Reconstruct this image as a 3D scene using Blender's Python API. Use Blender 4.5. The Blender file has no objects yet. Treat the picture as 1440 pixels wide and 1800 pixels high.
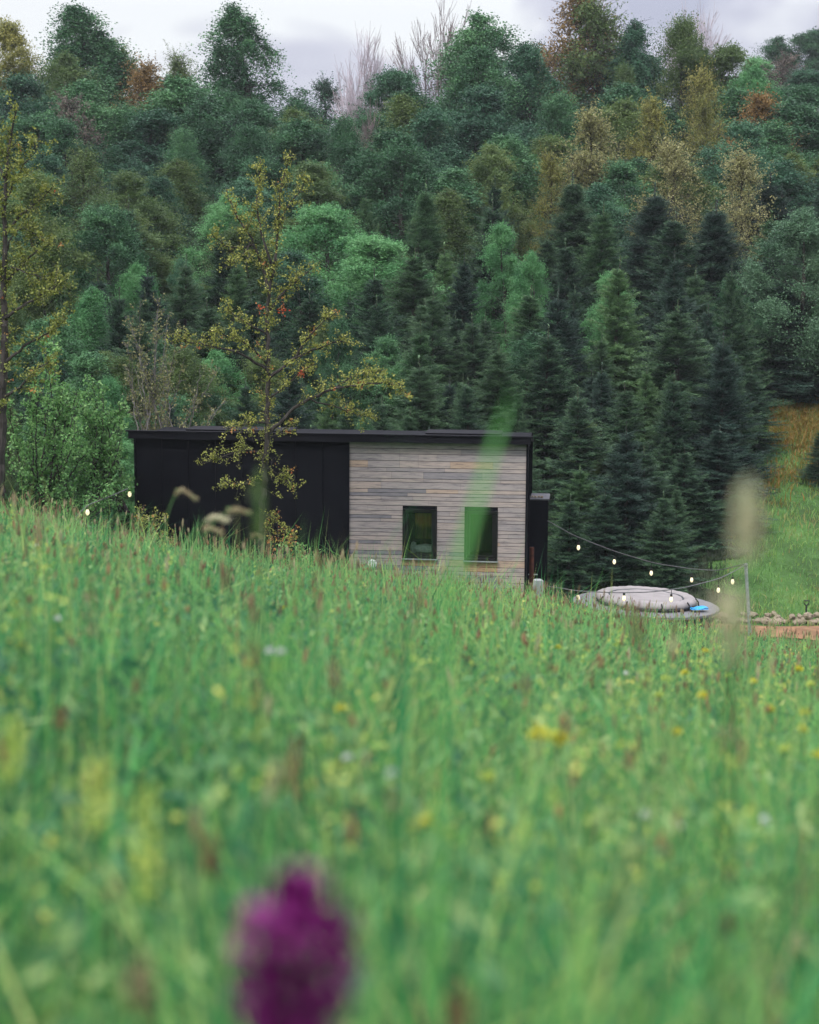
import bpy, math, random
import numpy as np
from mathutils import Vector, Matrix
C = bpy.context.scene
COL = C.collection
R = math.radians
rng = np.random.default_rng(7)
random.seed(7)

# ------------------------------------------------------------------ camera
F_PX, PITCH, ROLL = 3000.0, R(7.6), R(0.4)
_F = np.array([0, math.cos(PITCH), -math.sin(PITCH)])
_U0 = np.array([0, math.sin(PITCH), math.cos(PITCH)])
_R0 = np.array([1.0, 0, 0])
_R = _R0*math.cos(ROLL) + _U0*math.sin(ROLL)
_U = -_R0*math.sin(ROLL) + _U0*math.cos(ROLL)
cam = bpy.data.cameras.new('camera')
camo = bpy.data.objects.new('camera', cam); COL.objects.link(camo)
cam.sensor_fit = 'VERTICAL'; cam.sensor_height = 36.0; cam.sensor_width = 28.8
cam.lens = 36.0*F_PX/1800.0
cam.clip_start = 0.02; cam.clip_end = 2000
cam.dof.use_dof = True; cam.dof.focus_distance = 32.0; cam.dof.aperture_fstop = 2.8
camo.matrix_world = Matrix(((_R[0], _U[0], -_F[0], 0), (_R[1], _U[1], -_F[1], 0), (_R[2], _U[2], -_F[2], 0), (0, 0, 0, 1)))
C.camera = camo
# ------------------------------------------------------------------ world, sun, exposure
SUN_EL, SUN_AZ = R(52), R(215)      # high, from behind and left of the camera
w = bpy.data.worlds.new('World'); C.world = w; w.use_nodes = True
nt = w.node_tree; nt.nodes.clear()
def N(t, nt, **k):
    n = nt.nodes.new(t)
    for a, b in k.items(): setattr(n, a, b)
    return n
L = nt.links.new
out = N('ShaderNodeOutputWorld', nt)
sky = N('ShaderNodeTexSky', nt, sky_type='NISHITA', sun_disc=False, sun_elevation=SUN_EL, sun_rotation=SUN_AZ)
bg1 = N('ShaderNodeBackground', nt); bg1.inputs[1].default_value = 0.11
L(sky.outputs[0], bg1.inputs[0])
tc = N('ShaderNodeTexCoord', nt)
mp = N('ShaderNodeMapping', nt); mp.inputs['Scale'].default_value = (1.0, 1.0, 1.9); mp.inputs['Location'].default_value = (0.35, 0.1, 0.2)
L(tc.outputs['Generated'], mp.inputs[0])
n1 = N('ShaderNodeTexNoise', nt); n1.inputs['Scale'].default_value = 4.0; n1.inputs['Detail'].default_value = 4; n1.inputs['Roughness'].default_value = 0.55
n1.inputs['Distortion'].default_value = 0.4
L(mp.outputs[0], n1.inputs['Vector'])
cr = N('ShaderNodeValToRGB', nt)
cr.color_ramp.elements[0].position = 0.43; cr.color_ramp.elements[0].color = (0.25, 0.25, 0.31, 1)
cr.color_ramp.elements[1].position = 0.57; cr.color_ramp.elements[1].color = (0.49, 0.495, 0.50, 1)
e = cr.color_ramp.elements.new(0.5); e.color = (0.34, 0.335, 0.385, 1)
L(n1.outputs[0], cr.inputs[0])
sx = N('ShaderNodeSeparateXYZ', nt); L(tc.outputs['Generated'], sx.inputs[0])
ml = N('ShaderNodeMapRange', nt); ml.inputs['From Min'].default_value = 0.15; ml.inputs['From Max'].default_value = 1.0
ml.inputs['To Min'].default_value = 1.0; ml.inputs['To Max'].default_value = 4.6
L(sx.outputs['Z'], ml.inputs[0])
bg2 = N('ShaderNodeBackground', nt); L(cr.outputs[0], bg2.inputs[0]); L(ml.outputs[0], bg2.inputs[1])
mx = N('ShaderNodeMixShader', nt); mx.inputs[0].default_value = 0.9
L(bg1.outputs[0], mx.inputs[1]); L(bg2.outputs[0], mx.inputs[2]); L(mx.outputs[0], out.inputs[0])
sl = bpy.data.lights.new('sun', 'SUN'); sl.energy = 1.5; sl.angle = R(14); sl.color = (1.0, 0.95, 0.88)
so = bpy.data.objects.new('sun', sl); COL.objects.link(so)
_sd = Vector((math.sin(SUN_AZ)*math.cos(SUN_EL), math.cos(SUN_AZ)*math.cos(SUN_EL), math.sin(SUN_EL)))
so.rotation_euler = _sd.to_track_quat('Z', 'Y').to_euler(); so.location = (0, 0, 60)
C.view_settings.view_transform = 'Standard'; C.view_settings.look = 'None'
C.view_settings.exposure = 0.95; C.view_settings.gamma = 1.0
C.cycles.max_bounces = 6; C.cycles.diffuse_bounces = 3; C.cycles.transmission_bounces = 4; C.cycles.transparent_max_bounces = 8

# ------------------------------------------------------------------ helpers
def P(px, py, d):
    """the world point d metres ahead that lies on the sight line through a place in the view"""
    v = _F + (px-720)/F_PX*_R + (900-py)/F_PX*_U
    return v*(d/v[1])
def proj(p):
    p = np.asarray(p, float); z = p@_F
    return 720 + F_PX*(p@_R)/z, 900 - F_PX*(p@_U)/z
def sm(a, b, x):
    t = np.clip((np.asarray(x, float)-a)/(b-a), 0, 1); return t*t*(3-2*t)
def ground(x, y):
    x = np.asarray(x, float); y = np.asarray(y, float)
    xc = np.clip(x, -14, 14)
    mead = -0.85 - 0.16*y - 0.17*xc*sm(0, 3, np.abs(y)) - 0.38*np.exp(-((x+3.8)/2.4)**2)*sm(15, 27, y)
    pad = -6.25 + 0.9*(1-sm(-8.5, -5.6, x)) - 0.75*sm(2.6, 3.6, x)
    yh = np.maximum(y-36.5, 0)
    hill = pad*(1-sm(36, 42, y)) + sm(36, 42, y)*(-6.7) + 0.2*np.minimum(yh, 18.5) + 0.14*np.clip(yh-18.5, 0, 45) + 0.5*sm(37, 50, y)
    hill = hill + 0.11*sm(8, 25, x)*np.clip(y-75, 0, 110)
    hill = hill + 0.25*np.sin(x*0.35+1)*np.sin(y*0.3)*sm(38, 46, y)
    edge = 28.3 + 1.0*(1-sm(-8, -5, x))
    t = sm(edge, edge+2.4, y)
    z = mead*(1-t) + hill*t
    return z + 0.03*np.sin(x*1.7+0.5*y)*np.sin(y*1.3)*(1-t)
def setp(o, label=None, cat=None, group=None, kind=None):
    if label: o['label'] = label
    if cat: o['category'] = cat
    if group: o['group'] = group
    if kind: o['kind'] = kind
    return o
class MB:
    def __init__(s): s.V = []; s.F = []; s.T = []; s.n = 0
    def add(s, V, faces, tint=0.5):
        V = np.asarray(V, float).reshape(-1, 3)
        for f in (faces if isinstance(faces, (list, tuple)) else [faces]):
            f = np.asarray(f, int)
            if f.size: s.F.append(f + s.n)
        s.V.append(V); t = np.asarray(tint, float)
        s.T.append(np.full(len(V), float(t)) if t.ndim == 0 else t); s.n += len(V)
        return s
    def mesh(s, name, mat, smooth=False):
        V = np.concatenate(s.V).astype(np.float32); T = np.concatenate(s.T).astype(np.float32)
        me = bpy.data.meshes.new(name)
        me.vertices.add(len(V)); me.vertices.foreach_set('co', V.ravel())
        idx = np.concatenate([f.ravel() for f in s.F]).astype(np.int32)
        tot = np.concatenate([np.full(len(f), f.shape[1]) for f in s.F]).astype(np.int32)
        st = np.concatenate([[0], np.cumsum(tot)[:-1]]).astype(np.int32)
        me.loops.add(len(idx)); me.loops.foreach_set('vertex_index', idx)
        me.polygons.add(len(tot)); me.polygons.foreach_set('loop_start', st); me.polygons.foreach_set('loop_total', tot)
        a = me.attributes.new('tint', 'FLOAT', 'POINT'); a.data.foreach_set('value', T)
        if mat: me.materials.append(mat)
        me.update(calc_edges=True)
        me.polygons.foreach_set('use_smooth', np.full(len(tot), bool(smooth)))
        return me
    def build(s, name, mat, parent=None, loc=None, smooth=False):
        if loc is not None: s.V = [v-np.asarray(loc, float) for v in s.V]
        o = bpy.data.objects.new(name, s.mesh(name, mat, smooth)); COL.objects.link(o)
        if parent is not None: o.parent = parent
        elif loc is not None: o.location = tuple(loc)
        return o
def thing(name, label, cat, loc=(0, 0, 0), rz=0, group=None):
    o = bpy.data.objects.new(name, None); COL.objects.link(o)
    o.location = tuple(float(v) for v in loc); o.rotation_euler = (0, 0, rz); o.empty_display_size = 0.2
    return setp(o, label, cat, group)
def box(b, x0, x1, y0, y1, z0, z1, tint=0.5):
    V = [(x0, y0, z0), (x1, y0, z0), (x1, y1, z0), (x0, y1, z0), (x0, y0, z1), (x1, y0, z1), (x1, y1, z1), (x0, y1, z1)]
    b.add(V, np.array([(0, 3, 2, 1), (4, 5, 6, 7), (0, 1, 5, 4), (1, 2, 6, 5), (2, 3, 7, 6), (3, 0, 4, 7)]), tint); return b
def tube(b, pts, rad, n=6, tint=0.5, cap=True):
    pts = np.asarray(pts, float); m = len(pts)
    rad = np.full(m, float(rad)) if np.ndim(rad) == 0 else np.asarray(rad, float)
    T = np.gradient(pts, axis=0); T /= np.linalg.norm(T, axis=1)[:, None]+1e-9
    ref = np.array([0.31, 0.17, 0.93]) if abs(T[0, 2]) < 0.8 else np.array([0.95, 0.3, 0.1])
    A = np.cross(T, ref); A /= np.linalg.norm(A, axis=1)[:, None]+1e-9
    B_ = np.cross(T, A)
    a = np.arange(n)/n*2*math.pi
    V = pts[:, None]+rad[:, None, None]*(np.cos(a)[None, :, None]*A[:, None]+np.sin(a)[None, :, None]*B_[:, None])
    i, j = np.meshgrid(np.arange(m-1), np.arange(n), indexing='ij'); j2 = (j+1) % n
    F = np.stack([i*n+j, i*n+j2, (i+1)*n+j2, (i+1)*n+j], -1).reshape(-1, 4)
    fs = [F]
    if cap: fs += [np.arange(n)[::-1][None], (np.arange(n)+(m-1)*n)[None]]
    b.add(V.reshape(-1, 3), fs, tint); return b
def lathe(b, prof, n=32, cx=0, cy=0, tint=0.5, sx=1, sy=1, wob=None):
    prof = np.asarray(prof, float); m = len(prof); a = np.arange(n)/n*2*math.pi
    r = prof[:, 0][:, None]*np.ones(n); z = prof[:, 1][:, None]*np.ones(n)
    if wob is not None: r, z = wob(r, z, a[None])
    V = np.stack([cx+sx*r*np.cos(a), cy+sy*r*np.sin(a), z], -1)
    i, j = np.meshgrid(np.arange(m-1), np.arange(n), indexing='ij'); j2 = (j+1) % n
    F = np.stack([i*n+j, i*n+j2, (i+1)*n+j2, (i+1)*n+j], -1).reshape(-1, 4)
    b.add(V.reshape(-1, 3), [F, (np.arange(n)+(m-1)*n)[None], np.arange(n)[::-1][None]], tint); return b
def rdir(n, zs=1.0):
    v = rng.normal(size=(n, 3)); v[:, 2] *= zs; return v/(np.linalg.norm(v, axis=1)[:, None]+1e-9)
def leaves(b, c, size, aspect=0.6, tint=0.5, flat=0.0, axis=None):
    """one diamond-shaped, slightly folded leaf at each point"""
    n = len(c); u = rdir(n) if axis is None else axis
    k = rdir(n); k[:, 2] += flat*np.sign(k[:, 2]+1e-6)
    v = np.cross(u, k); v /= np.linalg.norm(v, axis=1)[:, None]+1e-9
    s = (size*np.ones(n))[:, None]
    V = np.stack([c-u*s*0.5, c+v*s*0.5*aspect+u*s*0.05, c+u*s*0.5, c-v*s*0.5*aspect+u*s*0.05], 1)
    b.add(V.reshape(-1, 3), np.arange(n*4).reshape(n, 4), np.repeat(tint*np.ones(n), 4)); return b

# ------------------------------------------------------------------ materials
def mat(name, rough=0.6, spec=0.3, metal=0.0):
    m = bpy.data.materials.new(name); m.use_nodes = True
    b = m.node_tree.nodes['Principled BSDF']
    b.inputs['Roughness'].default_value = rough; b.inputs['Specular IOR Level'].default_value = spec; b.inputs['Metallic'].default_value = metal
    return m, m.node_tree, b
def ramp(nt, stops):
    c = N('ShaderNodeValToRGB', nt); el = c.color_ramp.elements
    while len(el) < len(stops): el.new(0.5)
    for k, (p, col) in enumerate(stops):
        el[k].position = p; el[k].color = (*col, 1)
    return c
def leafmat(name, stops, trans=0.3, rough=0.55, objvar=0.0, spec=0.25):
    m, nt, b = mat(name, rough, spec)
    at = N('ShaderNodeAttribute', nt, attribute_name='tint'); L = nt.links.new
    r = ramp(nt, stops); col = r.outputs[0]
    if objvar:
        oi = N('ShaderNodeObjectInfo', nt)
        ad = N('ShaderNodeMath', nt, operation='MULTIPLY_ADD'); ad.inputs[1].default_value = objvar; ad.inputs[2].default_value = -objvar*0.5
        L(oi.outputs['Random'], ad.inputs[0])
        a2 = N('ShaderNodeMath', nt, operation='ADD'); L(at.outputs['Fac'], a2.inputs[0]); L(ad.outputs[0], a2.inputs[1]); L(a2.outputs[0], r.inputs[0])
    else: L(at.outputs['Fac'], r.inputs[0])
    L(col, b.inputs['Base Color'])
    tr = N('ShaderNodeBsdfTranslucent', nt); L(col, tr.inputs[0])
    mixs = N('ShaderNodeMixShader', nt); mixs.inputs[0].default_value = trans
    L(b.outputs[0], mixs.inputs[1]); L(tr.outputs[0], mixs.inputs[2])
    L(mixs.outputs[0], nt.nodes['Material Output'].inputs[0])
    return m
def noisemat(name, stops, scale=8, rough=0.7, bump=0.0, stretch=(1, 1, 1), detail=6, metal=0.0, spec=0.3, coord='Object'):
    m, nt, b = mat(name, rough, spec, metal); L = nt.links.new
    tc = N('ShaderNodeTexCoord', nt); mp = N('ShaderNodeMapping', nt); mp.inputs['Scale'].default_value = stretch
    n = N('ShaderNodeTexNoise', nt); n.inputs['Scale'].default_value = scale; n.inputs['Detail'].default_value = detail
    L(tc.outputs[coord], mp.inputs[0]); L(mp.outputs[0], n.inputs['Vector'])
    r = ramp(nt, stops); L(n.outputs[0], r.inputs[0]); L(r.outputs[0], b.inputs['Base Color'])
    if bump:
        bu = N('ShaderNodeBump', nt); bu.inputs['Strength'].default_value = bump; bu.inputs['Distance'].default_value = 0.02
        L(n.outputs[0], bu.inputs['Height']); L(bu.outputs[0], b.inputs['Normal'])
    return m
def plain(name, col, rough=0.5, metal=0.0, spec=0.3):
    d = tuple(c*0.8 for c in col); l = tuple(min(1, c*1.2) for c in col)
    return noisemat(name, [(0.35, d), (0.65, l)], 14, rough, 0.05, metal=metal, spec=spec)
M = {}
M['grass'] = leafmat('grass', [(0.0, (0.015, 0.10, 0.045)), (0.25, (0.05, 0.25, 0.09)), (0.5, (0.12, 0.37, 0.105)), (0.68, (0.23, 0.46, 0.12)), (0.84, (0.39, 0.48, 0.16)), (0.95, (0.34, 0.27, 0.14)), (1.0, (0.17, 0.10, 0.06))], 0.45)
M['herb'] = leafmat('herb_leaf', [(0.0, (0.03, 0.12, 0.06)), (0.5, (0.13, 0.28, 0.10)), (0.8, (0.27, 0.38, 0.14)), (1.0, (0.46, 0.46, 0.17))], 0.35)
M['seed'] = leafmat('seed_head', [(0.0, (0.10, 0.06, 0.035)), (0.5, (0.24, 0.17, 0.10)), (0.9, (0.40, 0.36, 0.22)), (0.95, (0.20, 0.36, 0.13)), (1.0, (0.20, 0.36, 0.13))], 0.2, 0.8)
M['rust'] = leafmat('russet_seed', [(0.0, (0.09, 0.05, 0.035)), (0.9, (0.30, 0.17, 0.09)), (0.94, (0.17, 0.33, 0.12)), (1.0, (0.17, 0.33, 0.12))], 0.2, 0.8)
M['straw'] = leafmat('straw_head', [(0.0, (0.48, 0.44, 0.28)), (1.0, (0.75, 0.72, 0.52))], 0.5, 0.8)
M['yellow'] = leafmat('yellow_petal', [(0.0, (0.42, 0.38, 0.03)), (1.0, (0.62, 0.60, 0.06))], 0.3)
M['lime'] = leafmat('yellow_green_petal', [(0.0, (0.28, 0.42, 0.08)), (1.0, (0.62, 0.68, 0.17))], 0.3)
M['white'] = leafmat('white_petal', [(0.0, (0.5, 0.55, 0.5)), (1.0, (0.75, 0.75, 0.75))], 0.3)
M['purple'] = leafmat('orchid_petal', [(0.0, (0.07, 0.003, 0.06)), (0.6, (0.17, 0.006, 0.13)), (1.0, (0.36, 0.05, 0.28))], 0.3)
M['stem'] = leafmat('stem', [(0.0, (0.03, 0.12, 0.035)), (1.0, (0.12, 0.26, 0.08))], 0.1)
M['dry'] = leafmat('dry_grass', [(0.0, (0.06, 0.14, 0.035)), (0.35, (0.13, 0.155, 0.035)), (0.7, (0.20, 0.135, 0.03)), (1.0, (0.27, 0.145, 0.04))], 0.2)
M['turf'] = leafmat('turf', [(0.0, (0.07, 0.17, 0.05)), (0.5, (0.13, 0.28, 0.075)), (0.8, (0.22, 0.33, 0.09)), (1.0, (0.28, 0.24, 0.10))], 0.25)
def fol(name, a, b_, c_, tr=0.25, ov=0.5): M[name] = leafmat(name, [(0.0, a), (0.5, b_), (1.0, c_)], tr, 0.6, ov)
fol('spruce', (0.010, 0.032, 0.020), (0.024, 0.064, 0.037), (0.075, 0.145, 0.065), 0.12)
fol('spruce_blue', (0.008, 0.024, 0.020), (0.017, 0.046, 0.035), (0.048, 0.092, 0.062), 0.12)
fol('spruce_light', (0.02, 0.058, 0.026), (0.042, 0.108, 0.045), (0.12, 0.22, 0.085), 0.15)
fol('green', (0.018, 0.058, 0.029), (0.048, 0.135, 0.060), (0.115, 0.26, 0.105), 0.2)
fol('teal_green', (0.016, 0.050, 0.032), (0.040, 0.115, 0.063), (0.09, 0.21, 0.11), 0.2)
fol('bright_green', (0.055, 0.17, 0.07), (0.10, 0.27, 0.10), (0.18, 0.38, 0.16), 0.35)
fol('pale_green', (0.06, 0.13, 0.075), (0.11, 0.21, 0.115), (0.22, 0.35, 0.20), 0.3)
fol('olive', (0.05, 0.095, 0.035), (0.095, 0.155, 0.05), (0.16, 0.22, 0.07), 0.35)
fol('yellow_olive', (0.13, 0.15, 0.04), (0.22, 0.225, 0.06), (0.34, 0.32, 0.09), 0.35)
fol('cream_yellow', (0.17, 0.18, 0.065), (0.29, 0.285, 0.12), (0.44, 0.42, 0.21), 0.35)
fol('orange_brown', (0.14, 0.10, 0.04), (0.23, 0.145, 0.05), (0.32, 0.20, 0.075), 0.35)
fol('mauve_brown', (0.065, 0.058, 0.052), (0.124, 0.104, 0.091), (0.195, 0.163, 0.130))
M['alder'] = leafmat('young_alder_leaf', [(0.0, (0.10, 0.14, 0.03)), (0.45, (0.24, 0.26, 0.055)), (0.8, (0.46, 0.44, 0.12)), (0.9, (0.40, 0.18, 0.06)), (1.0, (0.36, 0.04, 0.02))], 0.25)
M['bark'] = noisemat('bark', [(0.3, (0.018, 0.016, 0.015)), (0.7, (0.055, 0.047, 0.042))], 18, 0.9, 0.6, (1, 1, 0.25))
M['grey_bark'] = noisemat('grey_bark', [(0.3, (0.06, 0.057, 0.055)), (0.7, (0.15, 0.14, 0.13))], 14, 0.9, 0.5, (1, 1, 0.3))
M['bare'] = noisemat('bare_twig', [(0.3, (0.36, 0.31, 0.34)), (0.7, (0.55, 0.48, 0.52))], 3, 0.9)
M['bare_dark'] = noisemat('bare_twig_brown', [(0.3, (0.13, 0.10, 0.10)), (0.7, (0.25, 0.20, 0.20))], 3, 0.9)
M['steel'] = noisemat('black_steel', [(0.3, (0.0022, 0.0026, 0.005)), (0.7, (0.0034, 0.004, 0.007))], 3, 0.75, 0.03, spec=0.10)
M['fascia'] = noisemat('fascia_steel', [(0.3, (0.0035, 0.0035, 0.006)), (0.7, (0.0055, 0.0055, 0.009))], 3, 0.7, 0.03, spec=0.12)
M['frame'] = plain('window_frame_black', (0.008, 0.008, 0.009), 0.35)
M['lampwhite'] = plain('white_enamel', (0.7, 0.7, 0.7), 0.4)
M['postwood'] = noisemat('bleached_post', [(0.3, (0.18, 0.20, 0.20)), (0.7, (0.34, 0.36, 0.36))], 9, 0.8, 0.5, (1, 1, 0.2))
M['galv'] = plain('galvanised_steel', (0.30, 0.31, 0.32), 0.45, 0.4)
M['rusty'] = noisemat('rusty_pipe', [(0.3, (0.05, 0.018, 0.012)), (0.7, (0.12, 0.035, 0.02))], 12, 0.8, 0.3)
M['blackrub'] = plain('black_rubber', (0.012, 0.012, 0.013), 0.6)
M['lidm'] = plain('dull_grey_lid', (0.10, 0.10, 0.11), 0.7)
M['wire'] = plain('grey_cable', (0.10, 0.10, 0.105), 0.5)
M['blue'] = plain('blue_cloth', (0.03, 0.28, 0.62), 0.8)
M['deck'] = noisemat('grey_deck', [(0.3, (0.12, 0.12, 0.13)), (0.7, (0.17, 0.168, 0.178))], 5, 0.75, 0.2, (1, 6, 1))
M['skirt'] = noisemat('grey_skirt', [(0.3, (0.035, 0.04, 0.045)), (0.7, (0.07, 0.075, 0.08))], 6, 0.75, 0.2)
M['vinyl'] = noisemat('taupe_vinyl', [(0.3, (0.20, 0.185, 0.18)), (0.7, (0.27, 0.25, 0.245))], 3.5, 0.6, 0.25)
M['rock'] = noisemat('pale_rock', [(0.3, (0.13, 0.10, 0.065)), (0.55, (0.25, 0.21, 0.15)), (0.7, (0.38, 0.34, 0.26))], 14, 0.9, 0.6)
M['dirt'] = noisemat('orange_soil', [(0.3, (0.12, 0.065, 0.035)), (0.7, (0.26, 0.145, 0.075))], 5, 0.95, 0.6)
# ground
m, nt, b = mat('ground', 0.95, 0.1); L = nt.links.new
tc = N('ShaderNodeTexCoord', nt); n = N('ShaderNodeTexNoise', nt); n.inputs['Scale'].default_value = 0.9; n.inputs['Detail'].default_value = 9; n.inputs['Roughness'].default_value = 0.65
L(tc.outputs['Object'], n.inputs['Vector'])
r = ramp(nt, [(0.3, (0.045, 0.038, 0.02)), (0.42, (0.035, 0.07, 0.022)), (0.6, (0.06, 0.13, 0.035)), (0.75, (0.11, 0.15, 0.05))])
L(n.outputs[0], r.inputs[0]); L(r.outputs[0], b.inputs['Base Color'])
n2 = N('ShaderNodeTexNoise', nt); n2.inputs['Scale'].default_value = 9; n2.inputs['Detail'].default_value = 6; L(tc.outputs['Object'], n2.inputs['Vector'])
bu = N('ShaderNodeBump', nt); bu.inputs['Strength'].default_value = 0.8; bu.inputs['Distance'].default_value = 0.08; L(n2.outputs[0], bu.inputs['Height']); L(bu.outputs[0], b.inputs['Normal'])
M['ground'] = m
# planks: tint attribute = board tone, streaky grain along the board
m, nt, b = mat('weathered_planks', 0.85, 0.15); L = nt.links.new
at = N('ShaderNodeAttribute', nt, attribute_name='tint')
r = ramp(nt, [(0.0, (0.15, 0.148, 0.17)), (0.2, (0.205, 0.195, 0.21)), (0.5, (0.275, 0.25, 0.25)), (0.8, (0.325, 0.28, 0.26)), (0.94, (0.35, 0.275, 0.225)), (1.0, (0.34, 0.23, 0.14))])
L(at.outputs['Fac'], r.inputs[0])
tc = N('ShaderNodeTexCoord', nt); mp = N('ShaderNodeMapping', nt); mp.inputs['Scale'].default_value = (1.6, 6, 16); L(tc.outputs['Object'], mp.inputs[0])
n = N('ShaderNodeTexNoise', nt); n.inputs['Scale'].default_value = 2.2; n.inputs['Detail'].default_value = 9; n.inputs['Roughness'].default_value = 0.7; L(mp.outputs[0], n.inputs['Vector'])
r2 = ramp(nt, [(0.30, (0.40, 0.40, 0.45)), (0.46, (0.92, 0.91, 0.92)), (0.72, (1.3, 1.24, 1.17))]); L(n.outputs[0], r2.inputs[0])
mm = N('ShaderNodeMix', nt, data_type='RGBA', blend_type='MULTIPLY'); mm.inputs[0].default_value = 1.0
L(r.outputs[0], mm.inputs[6]); L(r2.outputs[0], mm.inputs[7]); L(mm.outputs[2], b.inputs['Base Color'])
bu = N('ShaderNodeBump', nt); bu.inputs['Strength'].default_value = 0.4; bu.inputs['Distance'].default_value = 0.01; L(n.outputs[0], bu.inputs['Height']); L(bu.outputs[0], b.inputs['Normal'])
M['plank'] = m
# window glass
m = bpy.data.materials.new('window_glass'); m.use_nodes = True; nt = m.node_tree; nt.nodes.clear(); L = nt.links.new
o_ = N('ShaderNodeOutputMaterial', nt); gl = N('ShaderNodeBsdfGlossy', nt); gl.inputs['Roughness'].default_value = 0.03; gl.inputs[0].default_value = (0.9, 0.95, 0.93, 1)
tp = N('ShaderNodeBsdfTransparent', nt); tp.inputs[0].default_value = (0.75, 0.8, 0.77, 1)
fr = N('ShaderNodeFresnel', nt); fr.inputs[0].default_value = 1.5; ms = N('ShaderNodeMixShader', nt)
L(fr.outputs[0], ms.inputs[0]); L(tp.outputs[0], ms.inputs[1]); L(gl.outputs[0], ms.inputs[2]); L(ms.outputs[0], o_.inputs[0]); M['glass'] = m
# lit bulb
m = bpy.data.materials.new('lit_bulb'); m.use_nodes = True; b = m.node_tree.nodes['Principled BSDF']
b.inputs['Base Color'].default_value = (0.5, 0.45, 0.34, 1); b.inputs['Emission Color'].default_value = (1.0, 0.86, 0.50, 1); b.inputs['Emission Strength'].default_value = 0.6; M['bulb'] = m

# ------------------------------------------------------------------ ground
def axis(lo, hi, parts):
    a = []
    for (p0, p1, st) in parts: a += list(np.arange(p0, p1, st))
    return np.array(a+[hi])
gx = axis(-400, 400, [(-400, -60, 20), (-60, -16, 2.5), (-16, 16, 0.4), (16, 60, 2.0), (60, 400, 20)])
gy = axis(-300, 900, [(-300, -10, 20), (-10, 26, 0.5), (26, 44, 0.3), (44, 120, 1.2), (120, 200, 5), (200, 900, 30)])
X, Y = np.meshgrid(gx, gy, indexing='ij'); Z = ground(X, Y)
b = MB(); nx, ny = X.shape
i, j = np.meshgrid(np.arange(nx-1), np.arange(ny-1), indexing='ij')
b.add(np.stack([X, Y, Z], -1).reshape(-1, 3), np.stack([i*ny+j, (i+1)*ny+j, (i+1)*ny+j+1, i*ny+j+1], -1).reshape(-1, 4))
setp(b.build('ground', M['ground'], smooth=True), kind='structure')
# bare soil strip beside the tub
b = MB(); xs = np.linspace(5.2, 14, 45)
V = []; q = np.linspace(0, 1, 7)
for x in xs:
    c = 34.0 + 0.25*math.sin(x*1.1); wd = 0.75+0.18*math.sin(x*2.3)
    for t in q: V.append((x, c-wd+2*wd*t, float(ground(x, c-wd+2*wd*t))+0.02+0.05*math.sin(math.pi*t)*(1+0.5*math.sin(x*5+t*9))))
k = len(q); i, j = np.meshgrid(np.arange(len(xs)-1), np.arange(k-1), indexing='ij')
b.add(V, np.stack([i*k+j, (i+1)*k+j, (i+1)*k+j+1, i*k+j+1], -1).reshape(-1, 4))
setp(b.build('dirt_path', M['dirt'], smooth=True), kind='structure')

# dark litter under the trees
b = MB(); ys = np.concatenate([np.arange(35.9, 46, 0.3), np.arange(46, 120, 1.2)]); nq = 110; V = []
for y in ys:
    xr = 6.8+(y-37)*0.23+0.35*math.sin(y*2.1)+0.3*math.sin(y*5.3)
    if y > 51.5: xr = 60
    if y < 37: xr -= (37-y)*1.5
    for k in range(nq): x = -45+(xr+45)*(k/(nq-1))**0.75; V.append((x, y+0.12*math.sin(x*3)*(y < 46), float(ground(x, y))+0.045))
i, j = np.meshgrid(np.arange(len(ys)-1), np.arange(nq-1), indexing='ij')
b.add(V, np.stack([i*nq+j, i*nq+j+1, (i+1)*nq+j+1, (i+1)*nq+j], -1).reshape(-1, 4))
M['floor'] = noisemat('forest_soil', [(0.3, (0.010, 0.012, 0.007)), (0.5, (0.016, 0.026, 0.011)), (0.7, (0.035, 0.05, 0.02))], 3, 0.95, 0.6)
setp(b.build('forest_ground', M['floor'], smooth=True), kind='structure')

# ------------------------------------------------------------------ cabin
YAW = R(5.5)
cr_top = P(926, 781, 31.6)
zt = cr_top[2]                      # top of the walls
CX = np.array([cr_top[0], cr_top[1], 0.0])
fd = np.array([-math.cos(YAW), math.sin(YAW), 0.0]); nb = np.array([math.sin(YAW), math.cos(YAW), 0.0])   # along facade to the left; towards the back
def len_at(px, z=zt-1.3):
    lo, hi = 0.0, 12.0
    for _ in range(40):
        mid = (lo+hi)/2; q = CX+fd*mid; q = np.array([q[0], q[1], z])
        if proj(q)[0] > px: lo = mid
        else: hi = mid
    return lo
def z_at(px, py):
    l = len_at(px); q = CX+fd*l; lo, hi = -9.0, 2.0
    for _ in range(40):
        mid = (lo+hi)/2
        if proj([q[0], q[1], mid])[1] > py: lo = mid
        else: hi = mid
    return lo
LEN = len_at(237); LW = len_at(612)
z0 = -6.25
cab = thing('cabin', 'low flat-roofed cabin, black metal left half and weathered wood right half', 'cabin', (CX[0], CX[1], z0), -YAW)
H = zt-z0; DEP = 2.6
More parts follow.
